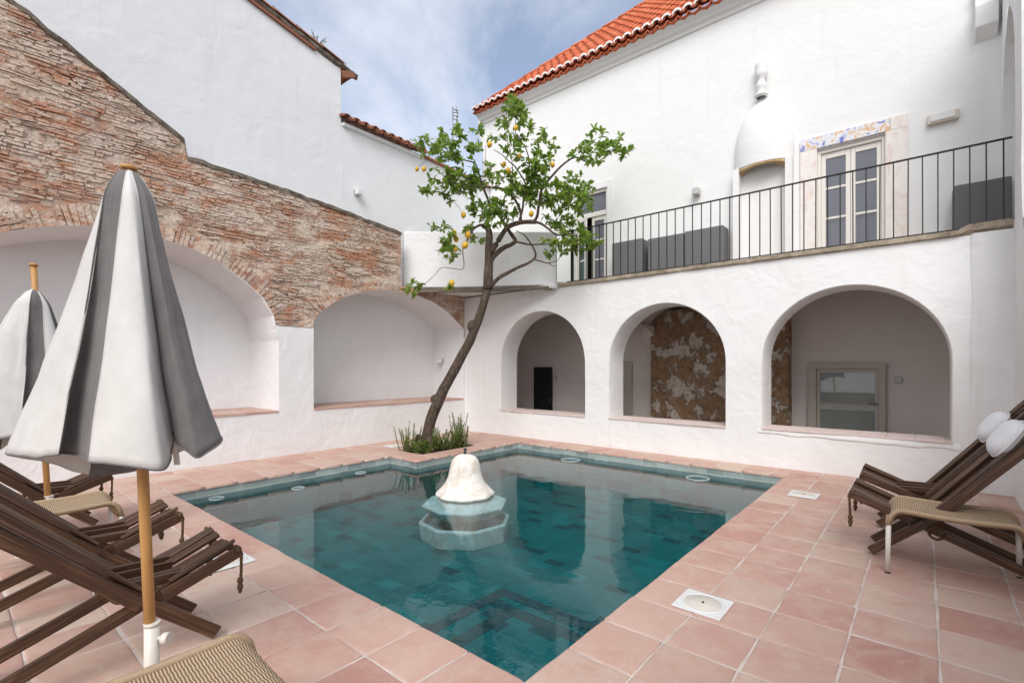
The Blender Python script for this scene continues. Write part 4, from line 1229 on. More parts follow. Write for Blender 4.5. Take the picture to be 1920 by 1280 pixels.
# ---- right side wall with a pointed opening on the balcony
rw = thing('side_wall', 'white plastered side wall with a tall narrow arch opening on the right', 'wall', (XR, 5, 0))
def sidewall():
    mb = MB(); ya, yb = 7.98, 9.12
    pts = [(ya, 3.2), (ya, 4.9), (ya + .06, 5.3), (ya + .2, 5.65), (ya + .42, 5.88), ((ya + yb) / 2, 5.95), (yb - .42, 5.88), (yb - .2, 5.65), (yb - .06, 5.3), (yb, 4.9)]
    f = interp(pts[1:])
    ys = sorted(set([-2.5 + 0.4 * i for i in range(30) if -2.5 + 0.4 * i < 9.4] + [p[0] for p in pts] + [9.4]))
    P = lambda y, z: (0.012 * noise.noise((y, z, 6)), y - 5, z)
    strips(mb, [y for y in ys if y > 7.2], lambda y: f(y) if ya < y < yb else 3.19, lambda y: 6.7, P, 0.5)
    strips(mb, ys, lambda y: -0.02, lambda y: 3.19 if y > 7.2 else 2.4, P, 0.4)
    full = [(ya, 3.2)] + pts[1:] + [(yb, 3.2)]; m = len(full)
    mb.add([(dx, y - 5, z) for dx in (0.0, 0.5) for (y, z) in full], [(i, i + 1, m + i + 1, m + i) for i in range(m - 1)])
    mb.add([(0.5, ya - .5 - 5, 3.0), (0.5, yb + .5 - 5, 3.0), (0.5, yb + .5 - 5, 6.3), (0.5, ya - .5 - 5, 6.3)], [(0, 1, 2, 3)])
    mb.build('wall', M['whitelow'], rw, normals=False)
    bt = MB()
    xs = at_y(1820, 600, 8.08).x
    n = 12; vs = []
    for i in range(n + 1):
        z = -0.01 + 3.12 * i / n
        w = 0.012 * noise.noise((1, z * 2, 3))
        vs += [(xs + w - XR, 8.118 - 5, z), (xs + .03 + w - XR, 8.075 - 5, z), (0.01, 8.07 + w - 5, z)]
    bt.add(vs, [(3 * i + k, 3 * i + k + 1, 3 * i + k + 4, 3 * i + k + 3) for i in range(n) for k in (0, 1)], True)
    bt.build('buttress', M['whitelow'], rw)
sidewall()

# ================================================================== fixtures on the walls and balcony
def cabinet(px0, px1, pyt, label, h=None, split=False):
    yb = 8.92
    a, b = at_y(px0, pyt + 4, yb), at_y(px1, pyt + 4, yb)
    t = thing('equipment_cabinet', label, 'cabinet', ((a.x + b.x) / 2, yb, 3.186), 0, 'dark grey cabinets along the balcony wall')
    w = (b.x - a.x) / 2; hh = (a.z) - 3.186
    m = MB(); m.box((-w, 0, 0.04), (w, 0.34, hh)); o = m.build('body', M['greymetal'], t, bevel=0.025, seg=3)
    for sx in (-1, 1):
        f = MB(); f.box((sx * (w - .08) - .04, 0.03, 0), (sx * (w - .08) + .04, 0.3, 0.039)); f.build('foot', M['greenbox'], t)
    return t
cabinet(1147, 1204, 452, 'small dark grey cabinet nearest the lemon tree on the balcony')
cabinet(1214, 1281, 444, 'dark grey cabinet second from the lemon tree on the balcony')
cabinet(1283, 1356, 430, 'taller dark grey cabinet left of the wall niche')
cabinet(1787, 1898, 344, 'dark grey cabinet at the right end of the balcony')

def wall_lamp(p, nrm, label, s=0.062, mat='lamp'):
    t = thing('wall_lamp', label, 'wall lamp', p, 0, 'small wall lamps')
    m = MB(); m.box((-s, -s, -s), (s, s, s)); o = m.build('body', M[mat], t, bevel=0.012)
    b = MB(); d = Vector(nrm); q = -d * (s + 0.012)
    ex = Vector((abs(d.x) * .011 + (1 - abs(d.x)) * s * .8, abs(d.y) * .011 + (1 - abs(d.y)) * s * .8, s * .8))
    b.box(q - ex, q + ex); b.build('bracket', M['chrome'], t)
p = at_y(1305, 359, YF - .1); wall_lamp((p.x, YF - .1, p.z), (0, -1, 0), 'small square grey wall lamp above the balcony cabinets')
p = at_x(673, 360, XG + .085); wall_lamp((XG + .085, p.y, p.z), (1, 0, 0), 'small white lamp box alone on the tall white gable side', 0.06, 'plastic')
p = at_x(821, 676, XW - 1.0); 
wall_lamp((at_y(821, 676, 7.9).x, 7.93, at_y(821, 676, 7.95).z), (0, -1, 0), 'small white uplight inside the smaller niche', 0.06, 'plastic')
# emergency light strip on the facade
a, b = at_y(1738, 262, YF), at_y(1798, 248, YF)
el = thing('emergency_light', 'long cream emergency light box beside the marble framed door', 'light', ((a.x + b.x) / 2, YF, 5.06))
m = MB(); w = (b.x - a.x) / 2; m.box((-w, -.075, -.07), (w, -.004, .07)); m.build('housing', M['plasticwarm'], el, bevel=.015)
m = MB(); m.box((-w + .04, -.088, -.045), (w - .04, -.0755, .045)); m.build('diffuser', M['plastic'], el, bevel=.006)

# weed growing out of the verge
wy = at_x(594, 84, XG).y
wt_ = thing('roof_weed', 'tiny dry weed growing out of the tiled verge of the tall gable', 'plant', (XG + .02, wy, 7.32 - 0.222 * (wy - 5.08) + .02))
rw_ = random.Random(9); m = MB(); l = MB()
for k in range(14):
    a = rw_.uniform(0, 6.283); e = Vector((.10 * math.cos(a), .14 * math.sin(a) + .04, rw_.uniform(.10, .26)))
    m.tube([(0, 0, 0), e * .55 + Vector((0, 0, .03)), e], [.005, .004, .003], 4, caps=False)
    for q in range(4):
        c = e * rw_.uniform(.5, 1.0); d = Vector((rw_.gauss(0, 1), rw_.gauss(0, 1), rw_.gauss(.3, .6))).normalized() * .035; sd = d.cross(Vector((.3, .5, .8))).normalized() * .008
        l.add([c, c + d * .5 + sd, c + d, c + d * .5 - sd], [(0, 1, 2, 3)])
m.build('stem', M['bark'], wt_); l.build('foliage', M['rosemary'], wt_, normals=False)
# TV antenna
an = at_d(849, 236, 22.0)
ant = thing('tv_antenna', 'thin grey television antenna mast rising behind the low roof', 'antenna', (an.x, an.y, an.z - 1.6))
m = MB(); m.tube([(0, 0, 0), (0, 0, 2.45)], 0.02, 6); m.build('mast', M['chrome'], ant)
m = MB()
for z, l in ((2.35, .12), (2.2, .2), (2.05, .2), (1.9, .16), (1.65, .22), (1.5, .2)):
    m.tube([(0.0, 0, z), (l, 0.1, z - .04)], 0.022, 5); m.tube([(l, 0.1, z - .1), (l, 0.1, z + .08)], 0.03, 5)
m.build('elements', M['chrome'], ant)

# ================================================================== pool fittings
def skimmer(x, y, label, rz=0.0):
    t = thing('skimmer_lid', label, 'lid', (x, y, 0.0035), rz, 'white square skimmer lids in the paving')
    m = MB(); m.box((-.148, -.148, 0), (.148, .148, .008)); m.build('plate', M['plastic'], t, bevel=.006)
    m = MB(); m.lathe([(.132, .0085), (.130, .013), (.117, .013), (.115, .0085)], n=32); m.build('ring', M['plastic'], t)
    m = MB(); m.lathe([(.0, .0105), (.111, .0105), (.113, .0082)], n=32); m.build('disc', M['plasticwarm'], t)
    m = MB(); m.ball((0, 0, .012), .008, 8, 4); m.build('finger_hole', M['iron'], t)
p = at_z(1318, 1133); skimmer(p.x, p.y, 'square white skimmer lid nearest the camera, right of the pool')
p = at_z(1507, 928); skimmer(p.x, p.y, 'square white skimmer lid near the far right pool corner')
p = at_z(428, 1053); skimmer(p.x, p.y, 'square white skimmer lid half under the leg rest of the nearest left chair')
p = at_z(738, 836); skimmer(p.x, p.y, 'square pale skimmer lid beside the lemon tree bed')
lights = [((406, 934), 'leftmost pale pool light ring by the left pool edge'), ((559, 915), 'pale pool light ring between two others along the left pool edge'), ((676, 886), 'pale pool light ring next to the planted corner'), ((1070, 862), 'pale pool light ring by the far pool edge behind the fountain'), ((1308, 896), 'pale pool light ring by the far pool edge near the right corner')]
for k, ((px, py), lab) in enumerate(lights):
    p = at_z(px, py, WZ)
    r_ = 0.085 if k < 3 else 0.17
    # keep inside the basin
    if k < 3: p.x = max(p.x, PX0 + r_ + .02)
    else: p.y = min(p.y, PY1 - r_ - .02)
    t = thing('pool_light', lab, 'pool light', (p.x, p.y, WZ), 0, 'round floating pool lights')
    m = MB(); m.lathe([(r_, -.01), (r_, .006), (r_ * .92, .010), (r_ * .82, .006), (r_ * .80, -.01)], n=28); m.build('rim', M['poolring'], t)
    m = MB(); m.lathe([(.001, -.012), (r_ * .79, -.012), (r_ * .79, -.02)], n=28); m.build('lens', M['poolfloor'], t)

# ---- fountain
FC = (-4.52, 4.42)
fo = thing('fountain', 'stained white marble bell fountain standing on octagonal basins in the pool', 'fountain', (FC[0], FC[1], FZ))
def fountain():
    d = FZ
    oct_ = lambda q, z: 1.0
    def octa(mb, prof, rot=0.2, soft=False):
        vs = []; n = 8
        for (r_, z) in prof:
            for k in range(n):
                a = rot + 2 * math.pi * k / n
                vs.append((r_ * math.cos(a), r_ * math.sin(a), z - d))
        mb.add(vs, [(i * n + k, i * n + (k + 1) % n, (i + 1) * n + (k + 1) % n, (i + 1) * n + k) for i in range(len(prof) - 1) for k in range(n)])
    lb = MB(); octa(lb, [(.57, FZ + .002), (.58, -.60), (.60, -.44), (.545, -.43), (.535, -.54), (.05, -.56)]); o = lb.build('lower_basin', M['fountain'], fo, bevel=.03, seg=3)
    st = MB(); st.lathe([(.24, -.56 - d), (.26, -.46 - d), (.22, -.37 - d)], n=16); st.build('stem', M['fountain'], fo)
    ub = MB(); octa(ub, [(.2, -.40), (.40, -.385), (.50, -.33), (.56, -.255), (.55, -.235), (.40, -.19), (.26, -.165)], 0.2); ub.build('upper_basin', M['fountain'], fo, bevel=.03, seg=3)
    bl = MB()
    prof = [(.25, -.165), (.352, -.150), (.372, -.125), (.365, -.110), (.31, -.055), (.255, .015), (.22, .09), (.20, .18), (.187, .25), (.168, .305), (.135, .345), (.085, .370), (.03, .381), (.001, .382)]
    fl = lambda q, z: 1 + (0.055 * (abs(math.cos(4 * q)) - .6) * max(0, min(1, (0.10 - (z + d)) / .2)))
    bl.lathe([(r_, z - d) for r_, z in prof], n=64, flute=fl); bl.build('bell', M['fountain'], fo)
    pp = MB(); pp.tube([(0, 0, .37 - d), (0, 0, .44 - d)], [.020, .018], 10); pp.tube([(0, 0, .44 - d), (0, 0, .455 - d)], [.024, .024], 10); pp.build('water_pipe', M['greenbox'], fo)
fountain()

# ================================================================== lemon tree
TD = 9.0
lt = thing('lemon_tree', 'slender leaning lemon tree with yellow fruit in the pool side bed', 'tree', (-6.93, 5.86, -0.06))
def tree():
    rnd = random.Random(17); lo = lt.location
    def Q(x, y, dd=0.0):
        p = at_d(x, y, TD + dd); return Vector((p.x - lo.x, p.y - lo.y, p.z - lo.z))
    br = MB()
    def smooth(pts, n=4):
        out = []
        for i in range(len(pts) - 1):
            p0, p1, p2, p3 = pts[max(i - 1, 0)], pts[i], pts[i + 1], pts[min(i + 2, len(pts) - 1)]
            for k in range(n):
                t = k / n
                out.append(0.5 * ((2 * p1) + (p2 - p0) * t + (2 * p0 - 5 * p1 + 4 * p2 - p3) * t * t + (3 * p1 - p0 - 3 * p2 + p3) * t ** 3))
        return out + [pts[-1]]
    def limb(px, r0, r1, dd0=0.0, dd1=0.0, n=9):
        m = len(px)
        pts = [Q(x, y, dd0 + (dd1 - dd0) * i / max(1, m - 1)) for i, (x, y) in enumerate(px)]
        pts = smooth(pts)
        L = len(pts)
        rad = [(.64 if r0 < .1 else .76) * (r0 + (r1 - r0) * i / (L - 1)) * (1 + 0.10 * noise.noise((pts[i].x * 4, pts[i].y * 4, pts[i].z * 4))) for i in range(L)]
        br.tube([p + Vector((noise.noise(p * 3), noise.noise(p * 3 + Vector((9, 0, 0))), 0)) * 0.02 for p in pts], rad, n)
        return pts
    limb([(796, 850), (797, 838), (802, 812), (812, 775), (832, 728), (858, 682), (880, 640), (897, 600), (908, 565), (914, 540)], .150, .090, 0, 0, 14)
    limb([(914, 542), (916, 500), (917, 460), (917, 440), (913, 428), (903, 423)], .125, .05, 0, .05, 12)
    limb([(911, 427), (905, 424), (899, 422), (887, 429), (880, 443), (873, 455), (867, 468), (869, 482)], .048, .012, .05, -.3)
    limb([(869, 482), (870, 495), (866, 505), (846, 503), (828, 502), (812, 518), (795, 533), (772, 540)], .012, .006, -.3, -.5, 5)
    limb([(918, 492), (928, 478), (944, 465), (958, 459), (967, 452), (962, 443), (954, 432), (946, 420), (938, 405), (926, 393), (917, 380), (909, 361), (903, 342), (898, 326), (890, 307), (872, 301), (853, 296), (835, 288)], .075, .012, 0, .4, 9)
    limb([(964, 455), (972, 454), (984, 457), (996, 459), (1012, 458), (1030, 457), (1050, 447)], .035, .012, 0, -.4, 7)
    limb([(918, 476), (928, 461), (938, 444), (950, 428), (962, 421), (976, 417), (990, 416), (1004, 416)], .08, .06, 0, -.1, 10)
    limb([(1002, 416), (1014, 419), (1026, 427), (1042, 440), (1060, 440), (1080, 437)], .042, .014, -.1, -.6, 7)
    limb([(1000, 416), (1007, 404), (1010, 386), (1012, 364), (1018, 350), (1030, 335), (1046, 318), (1064, 303), (1080, 295), (1098, 303), (1114, 306), (1130, 297), (1146, 286), (1158, 272), (1165, 258)], .046, .008, -.1, .1, 8)
    limb([(976, 417), (976, 396), (970, 381), (958, 365), (942, 354), (925, 351), (905, 351), (880, 347), (852, 343), (830, 330)], .04, .010, -.05, -.5, 7)
    limb([(974, 412), (981, 390), (982, 365), (984, 345), (976, 328), (966, 313), (955, 304), (940, 290), (926, 281)], .036, .010, -.05, .5, 7)
    limb([(982, 362), (990, 330), (992, 300), (984, 275), (968, 250), (968, 225), (972, 203)], .026, .007, .1, .2, 6)
    limb([(922, 534), (936, 521), (953, 511), (972, 501), (988, 494), (1001, 485), (1004, 475), (998, 460), (984, 441), (968, 433)], .06, .012, 0, -.4, 9)
    limb([(1000, 486), (1014, 490), (1028, 493), (1044, 488), (1050, 480)], .022, .006, -.3, -.5, 6)
    limb([(1026, 492), (1036, 498), (1044, 499)], .012, .006, -.4, -.45, 5)
    limb([(944, 421), (940, 395), (946, 370), (956, 345), (960, 320), (958, 290), (950, 262)], .026, .007, .1, .6, 6)
    limb([(1010, 386), (1030, 372), (1050, 368), (1072, 360), (1088, 352)], .024, .007, -.1, -.5, 6)
    limb([(905, 351), (870, 357), (842, 366), (815, 358)], .012, .005, -.3, -.5, 5)
    limb([(835, 288), (815, 285), (800, 300), (786, 312)], .010, .005, .4, .4, 5)
    limb([(842, 373), (858, 385), (866, 397), (868, 402)], .007, .005, -.4, -.4, 5)
    for (x, y) in ((866, 612), (893, 640 - 20), (842, 690), (820, 742)):
        p = Q(x, y); 
    # root flare
    base = Q(797, 838)
    for a in range(5):
        q = a * 1.26
        br.tube([base + Vector((.10 * math.cos(q), .10 * math.sin(q), .22)), base + Vector((.19 * math.cos(q), .19 * math.sin(q), .02)), base + Vector((.27 * math.cos(q), .27 * math.sin(q), -.08))], [.055, .045, .025], 7)
    br.ball(Q(886, 612), .10, 10, 6, (1, 1, 1.2)); br.ball(Q(816, 748), .09, 8, 6); 
    tips = []
    clusters = [(965, 235, 28, 48, 60), (962, 203, 20, 22, 26), (846, 256, 25, 22, 34), (893, 248, 12, 12, 9), (801, 278, 24, 18, 26), (833, 283, 26, 18, 32), (891, 290, 18, 20, 22), (846, 300, 25, 12, 22), (833, 332, 30, 17, 36), (868, 338, 34, 18, 44), (899, 336, 26, 20, 34), (809, 357, 20, 8, 14), (841, 360, 20, 11, 18), (873, 357, 24, 11, 22), (841, 375, 10, 7, 6), (923, 322, 16, 14, 14), (950, 343, 28, 22, 36), (963, 282, 20, 15, 20), (1019, 274, 24, 24, 30), (1016, 303, 20, 20, 26), (1006, 322, 22, 18, 28), (992, 349, 28, 25, 46), (979, 373, 30, 20, 36), (1006, 373, 24, 20, 32), (979, 306, 14, 10, 10), (910, 397, 33, 18, 44), (934, 391, 25, 15, 30), (952, 402, 20, 11, 16), (923, 420, 16, 9, 10), (1040, 359, 25, 18, 32), (1080, 355, 30, 22, 46), (1080, 376, 30, 20, 40), (1094, 392, 20, 14, 22), (1045, 383, 22, 15, 24), (1075, 336, 15, 12, 12), (1040, 412, 20, 12, 16), (1059, 426, 24, 14, 24), (1077, 444, 34, 20, 50), (1093, 462, 28, 17, 36), (1117, 460, 14, 9, 9), (1040, 452, 20, 11, 16), (1040, 476, 24, 10, 16), (1122, 264, 24, 22, 32), (1088, 288, 24, 13, 24), (1138, 280, 22, 15, 22), (1174, 290, 18, 11, 16), (1120, 298, 24, 9, 16), (1158, 266, 10, 14, 8), (825, 428, 20, 8, 11), (873, 428, 14, 9, 10), (841, 450, 14, 11, 10), (843, 476, 19, 14, 22), (894, 452, 14, 11, 11), (836, 463, 16, 9, 11), (778, 536, 16, 6, 12), (768, 548, 12, 8, 8), (838, 538, 14, 5, 6), (931, 258, 18, 8, 10), (942, 235, 12, 12, 9), (1020, 340, 14, 14, 10), (990, 250, 8, 16, 6), (884, 385, 12, 10, 7)]
    lf = MB()
    def leaf(p, dirv, L, w):
        d = dirv.normalized(); s_ = d.cross(Vector((rnd.uniform(-.6, .6), rnd.uniform(-.6, .6), 1)))
        if s_.length < .05: s_ = d.cross(Vector((1, 0, 0)))
        s_.normalize(); u = s_.cross(d)
        cup = rnd.uniform(.08, .3) * w; bend = rnd.uniform(-.02, .18) * L
        a = p; b1 = p + d * (L * .35); b2 = p + d * (L * .7) - u * bend * .5; e = p + d * L - u * bend
        lf.add([a, b1 + s_ * w / 2 + u * cup, b1, b1 - s_ * w / 2 + u * cup, b2 + s_ * w * .42 + u * cup, b2, b2 - s_ * w * .42 + u * cup, e],
               [(0, 2, 1), (0, 3, 2), (1, 2, 5, 4), (2, 3, 6, 5), (4, 5, 7), (5, 6, 7)], True)
    for (cx, cy, rx, ry, n) in clusters:
        dc = rnd.uniform(-.45, .45); rx *= 1.10; ry *= 1.10
        n = int(n * 3.7)
        # leaves sit along short twigs
        nt = max(2, n // 8)
        for k in range(nt):
            a = rnd.uniform(0, 6.283); rr = math.sqrt(rnd.random())
            x0, y0 = cx + rx * .5 * rr * math.cos(a), cy + ry * .5 * rr * math.sin(a)
            a2 = a + rnd.uniform(-.7, .7)
            x1, y1 = cx + rx * (.55 + .5 * rnd.random()) * math.cos(a2), cy + ry * (.55 + .5 * rnd.random()) * math.sin(a2) - 3
            d0 = dc + rnd.uniform(-.25, .25); d1 = d0 + rnd.uniform(-.25, .25)
            pa, pb = Q(x0, y0, d0), Q(x1, y1, d1)
            br.tube([pa, (pa + pb) / 2 + Vector((rnd.uniform(-.02, .02), rnd.uniform(-.02, .02), rnd.uniform(-.02, .02))), pb], [.006, .005, .003], 4, caps=False)
            ax = (pb - pa).normalized() if (pb - pa).length > .01 else Vector((0, 0, 1))
            for i in range(max(3, n // nt)):
                t = rnd.uniform(.05, 1.0)
                dv = ax * rnd.uniform(.1, .9) + Vector((rnd.gauss(0, .6), rnd.gauss(0, .6), rnd.gauss(.0, .5)))
                leaf(pa.lerp(pb, t), dv, rnd.uniform(.080, .145), rnd.uniform(.044, .07))
    br.build('trunk', M['bark'], lt)
    lf.build('crown', M['leaf'], lt, normals=False)
    lem = [(918, 271, 1.1), (974, 292, .9), (945, 308, 1), (953, 320, 1.1), (1036, 309, 1), (782, 317, .85), (795, 317, .95), (869, 403, 1.1), (996, 401, 1.1), (967, 240, 1), (877, 440, 1.35), (852, 436, 1), (855, 448, 1.2), (872, 460, 1.3), (854, 468, .9), (847, 530, 1.15)]
    first = None
    for (x, y, s_) in lem:
        if first is None:
            m = MB(); m.ball((0, 0, 0), .042, 12, 8, (1, 1, 1.18)); m.tube([(0, 0, .045), (0, 0, .06)], [.012, .006], 6); m.tube([(0, 0, -.045), (0, 0, -.058)], [.016, .006], 6)
            o = first = m.build('lemon', M['lemon'], lt)
        else:
            o = first.copy(); link(o, lt)
        o.location = Q(x, y, rnd.uniform(-.5, -.1)); o.scale = (s_,) * 3; o.rotation_euler = (rnd.uniform(-.4, .4), rnd.uniform(-.4, .4), rnd.uniform(0, 6))
tree()

# ---- rosemary bushes in the bed
def rosemary(x, y, h, n, seed, label):
    rnd = random.Random(seed)
    t = thing('rosemary_bush', label, 'shrub', (x, y, -0.06), 0, 'rosemary bushes round the lemon tree')
    st = MB(); lf = MB()
    for k in range(int(n * 1.8)):
        a = rnd.uniform(0, 6.283); sp = rnd.uniform(.0, .17)
        hh = 1.18 * h * rnd.uniform(.5, 1.05)
        p0 = Vector((sp * math.cos(a), sp * math.sin(a), 0)); p2 = p0 + Vector((rnd.gauss(0, .11), rnd.gauss(0, .11), hh)); p1 = (p0 + p2) / 2 + Vector((rnd.gauss(0, .02), rnd.gauss(0, .02), 0))
        st.tube([p0, p1, p2], [.006, .005, .002], 4, caps=False)
        for i in range(int(hh / .0055)):
            u = rnd.uniform(.12, 1.0); c = p0.lerp(p1, u * 2) if u < .5 else p1.lerp(p2, u * 2 - 1)
            b = rnd.uniform(0, 6.283); d = Vector((math.cos(b), math.sin(b), rnd.uniform(.3, 1.1))).normalized()
            L = rnd.uniform(.025, .05) * (1.15 - .4 * u); s_ = d.cross(Vector((0, 0, 1))).normalized() * .006
            lf.add([c - s_, c + s_, c + d * L + s_ * .4, c + d * L - s_ * .4], [(0, 1, 2, 3)])
    st.build('stems', M['bark'], t); lf.build('foliage', M['rosemary'], t, normals=False)
rosemary(-7.13, 5.55, .44, 15, 1, 'tall rosemary bush on the left of the lemon trunk')
rosemary(-6.85, 5.62, .24, 22, 2, 'low rosemary bush in front of the lemon trunk')
rosemary(-6.78, 6.02, .40, 18, 3, 'rosemary bush just right of the lemon trunk')
rosemary(-6.72, 6.30, .30, 18, 4, 'low rosemary bush between two taller ones')
rosemary(-6.80, 6.55, .56, 17, 5, 'tallest rosemary bush at the right end of the bed')

# ================================================================== wooden folding loungers
def lounger(label, rec, W_, tip, rear):
    t = thing('folding_lounger', label, 'lounge chair', (0, 0, 0), 0, 'dark slatted wooden loungers')
    rnd = random.Random(5)
    TIP, KNEE, HIP = tip, (.17, .352), (.43, .355)
    TOPB = (HIP[0] + 1.2 * math.cos(R(rec)), HIP[1] + 1.2 * math.sin(R(rec)))
    hw = W_ / 2
    # local x: from the toes (negative) towards the head; y: across; z: up
    def sag(y): return 0.075 * (2 * y / W_) ** 2 - .012
    def plank(name, a, b, w, h, up):
        """a board in its own frame: local x runs along it, so the grain does too"""
        a, b, up = Vector(a), Vector(b), Vector(up)
        d = (b - a).normalized(); sd = up.cross(d).normalized(); u = d.cross(sd)
        L = (b - a).length
        m = MB(); q = .004
        m.box((0, -w / 2, -h / 2), (L, w / 2, h / 2))
        o = m.build(name, M['slat'], t, bevel=.004)
        o.matrix_basis = Matrix(((d.x, sd.x, u.x, a.x), (d.y, sd.y, u.y, a.y), (d.z, sd.z, u.z, a.z), (0, 0, 0, 1)))
        return o
    def slats(name, a, b, ys, w, h, twist=0.0):
        for k, y in enumerate(ys):
            d = Vector((b[0] - a[0], 0, b[1] - a[1])).normalized(); nrm = Vector((-d.z, 0, d.x))
            if nrm.z < 0: nrm = -nrm
            o_ = nrm * (sag(y) + (.014 if k % 2 else 0))
            plank(name, Vector((a[0], y, a[1])) + o_, Vector((b[0] + rnd.uniform(-.012, .012), y, b[1])) + o_, w, h, nrm + Vector((0, -twist * y * 4, 0)))
    n = 6
    ya = [-W_ / 2 + W_ * (k + .5) / n for k in range(n)]
    yb = [-W_ / 2 + W_ * k / n for k in range(n + 1)]
    slats('back_slat', (HIP[0] - .05, HIP[1] - .02), TOPB, ya, .052, .022, .6)
    slats('leg_rest_slat', TIP, (KNEE[0] + .04, KNEE[1] - .02), [y * .96 for y in ya], .050, .022, .6)
    slats('seat_slat', (KNEE[0] - .03, KNEE[1] + .012), (HIP[0] + .05, HIP[1] + .022), yb[1:-1], .022, .05)
    for s_ in (-1, 1):
        plank('front_leg', (0, s_ * (hw - .025), 0.03), (.50, s_ * (hw - .025), .46), .03, .066, (0, 0, 1))
        plank('rear_leg', (.12, s_ * (hw - .055), .375), (rear, s_ * (hw - .055), .025), .03, .062, (0, 0, 1))
        plank('side_rail', (HIP[0] - .08, s_ * (hw + .013), HIP[1] - .035), (TOPB[0], s_ * (hw + .013), TOPB[1] - .03), .024, .062, (0, 0, 1))
        plank('side_rail', (TIP[0], s_ * (hw + .011), TIP[1]), (KNEE[0] + .09, s_ * (hw + .011), KNEE[1] - .02), .024, .062, (0, 0, 1))
    # rods and rope
    for (x, z) in ((TIP[0] + .03, TIP[1] - .015), (KNEE[0], KNEE[1] - .03), (HIP[0], HIP[1] - .03), (TOPB[0] - .06, TOPB[1] - .08)):
        pts = [(x, -W_ / 2 - .025 + W_ * k / 8 * 1.1, z + .055 * (k / 4 - 1) ** 2 - .01) for k in range(9)]
        m = MB(); m.tube(pts, .011, 6); m.build('rope', M['rope'], t)
    for s_, l in ((-1, .20), (1, .17)):
        for dy in ((0, .028) if s_ < 0 else (0,)):
            m = MB(); y = s_ * (hw + .025) - dy * s_; x = TIP[0] + .02
            pts = [(x, y, TIP[1] + .01), (x - .014, y, TIP[1] - .03), (x - .012, y + .004, TIP[1] - .03 - l * .5), (x - .008, y, TIP[1] - .03 - l)]
            m.tube(pts, .008, 6)
            for q in (pts[0], pts[3], (pts[3][0], pts[3][1], pts[3][2] + .035)): m.ball(q, .017, 8, 6, (1, 1, 1.2))
            m.ball((pts[3][0], pts[3][1], pts[3][2] - .02), .012, 6, 4, (1, 1, 1.6))
            m.build('rope_end', M['rope'], t)
    m = MB(); c = Vector((.40, -hw - .035, .30))
    pts = [c + Vector((.045 * math.cos(a), -.02, .05 * math.sin(a) - .02)) for a in [k * math.pi / 6 for k in range(13)]]
    m.tube(pts, .010, 6); m.build('rope_loop', M['rope'], t)
    return t
def cushion(parent_t, label, rec):
    """headrest pillow lying on a lounger's back"""
    w = parent_t.matrix_basis
    t = thing('head_cushion', label, 'cushion', (0, 0, 0), parent_t.rotation_euler[2], 'white head cushions')
    q = R(rec); t.location = w @ Vector((.43 + .72 * math.cos(q) - .095 * math.sin(q), 0, .355 + .72 * math.sin(q) + .095 * math.cos(q)))
    m = MB(); n, k = 24, 12; vs = []
    for i in range(k + 1):
        ph = -math.pi / 2 + math.pi * i / k
        for j in range(n):
            a = 2 * math.pi * j / n
            def se(c, e): return math.copysign(abs(c) ** e, c)
            x = .148 * se(math.cos(ph), .75) * se(math.cos(a), .75); y = .21 * se(math.cos(ph), .6) * se(math.sin(a), .55); z = .068 * math.sin(ph)
            q = 1 + .04 * noise.noise((x * 12, y * 12, z * 12))
            vs.append((x * q, y * q, z * q))
    m.add(vs, [(i * n + j, i * n + (j + 1) % n, (i + 1) * n + (j + 1) % n, (i + 1) * n + j) for i in range(k) for j in range(n)], True)
    o = m.build('pillow', M['cushion'], t); o.rotation_euler = (0, -q, 0); o.location = (0, 0, 0)
    s = MB(); vs = []
    for j in range(41):
        a = 2 * math.pi * j / 40; def_ = lambda c, e: math.copysign(abs(c) ** e, c)
        vs.append((.152 * def_(math.cos(a), .75), 0.214 * def_(math.sin(a), .55), -.008))
    s.tube(vs, .006, 5, caps=False); s = s.build('piping', M['cushion'], o)
    return t

# local -x points to the toes
LREC, RREC = 46, 53
ch = lounger('wooden slatted lounger nearest the camera on the left', LREC, .44, (-.115, .462), 1.08)
ch.location = (-3.197, 1.015, 0); ch.rotation_euler = (0, 0, R(-90.3))
c2 = copy_tree(ch); c2['label'] = 'wooden slatted lounger second from the camera on the left, behind the nearest one'; c2.location = (-4.19, 1.01, 0); c2.rotation_euler = (0, 0, R(-90))
c3 = copy_tree(ch); c3['label'] = 'wooden slatted lounger farthest to the left, behind the smaller parasol'; c3.location = (-6.15, .99, 0); c3.rotation_euler = (0, 0, R(-91))
c4 = lounger('wooden slatted lounger on the right just behind the woven stool', RREC, .38, (-.14, .475), 1.0)
c4.location = (-.33, 5.01, 0); c4.rotation_euler = (0, 0, R(.5))
c5 = copy_tree(c4); c5['label'] = 'wooden slatted lounger on the right nearest the arcade wall'; c5.location = (-.33, 5.87, 0); c5.rotation_euler = (0, 0, R(1.5))
bpy.context.view_layer.update()
cushion(c4, 'white head cushion on the right lounger behind the woven stool', RREC)
cushion(c5, 'white head cushion on the right lounger nearest the arcade', RREC)
cushion(c2, 'white head cushion cut by the left edge of the photo', LREC)

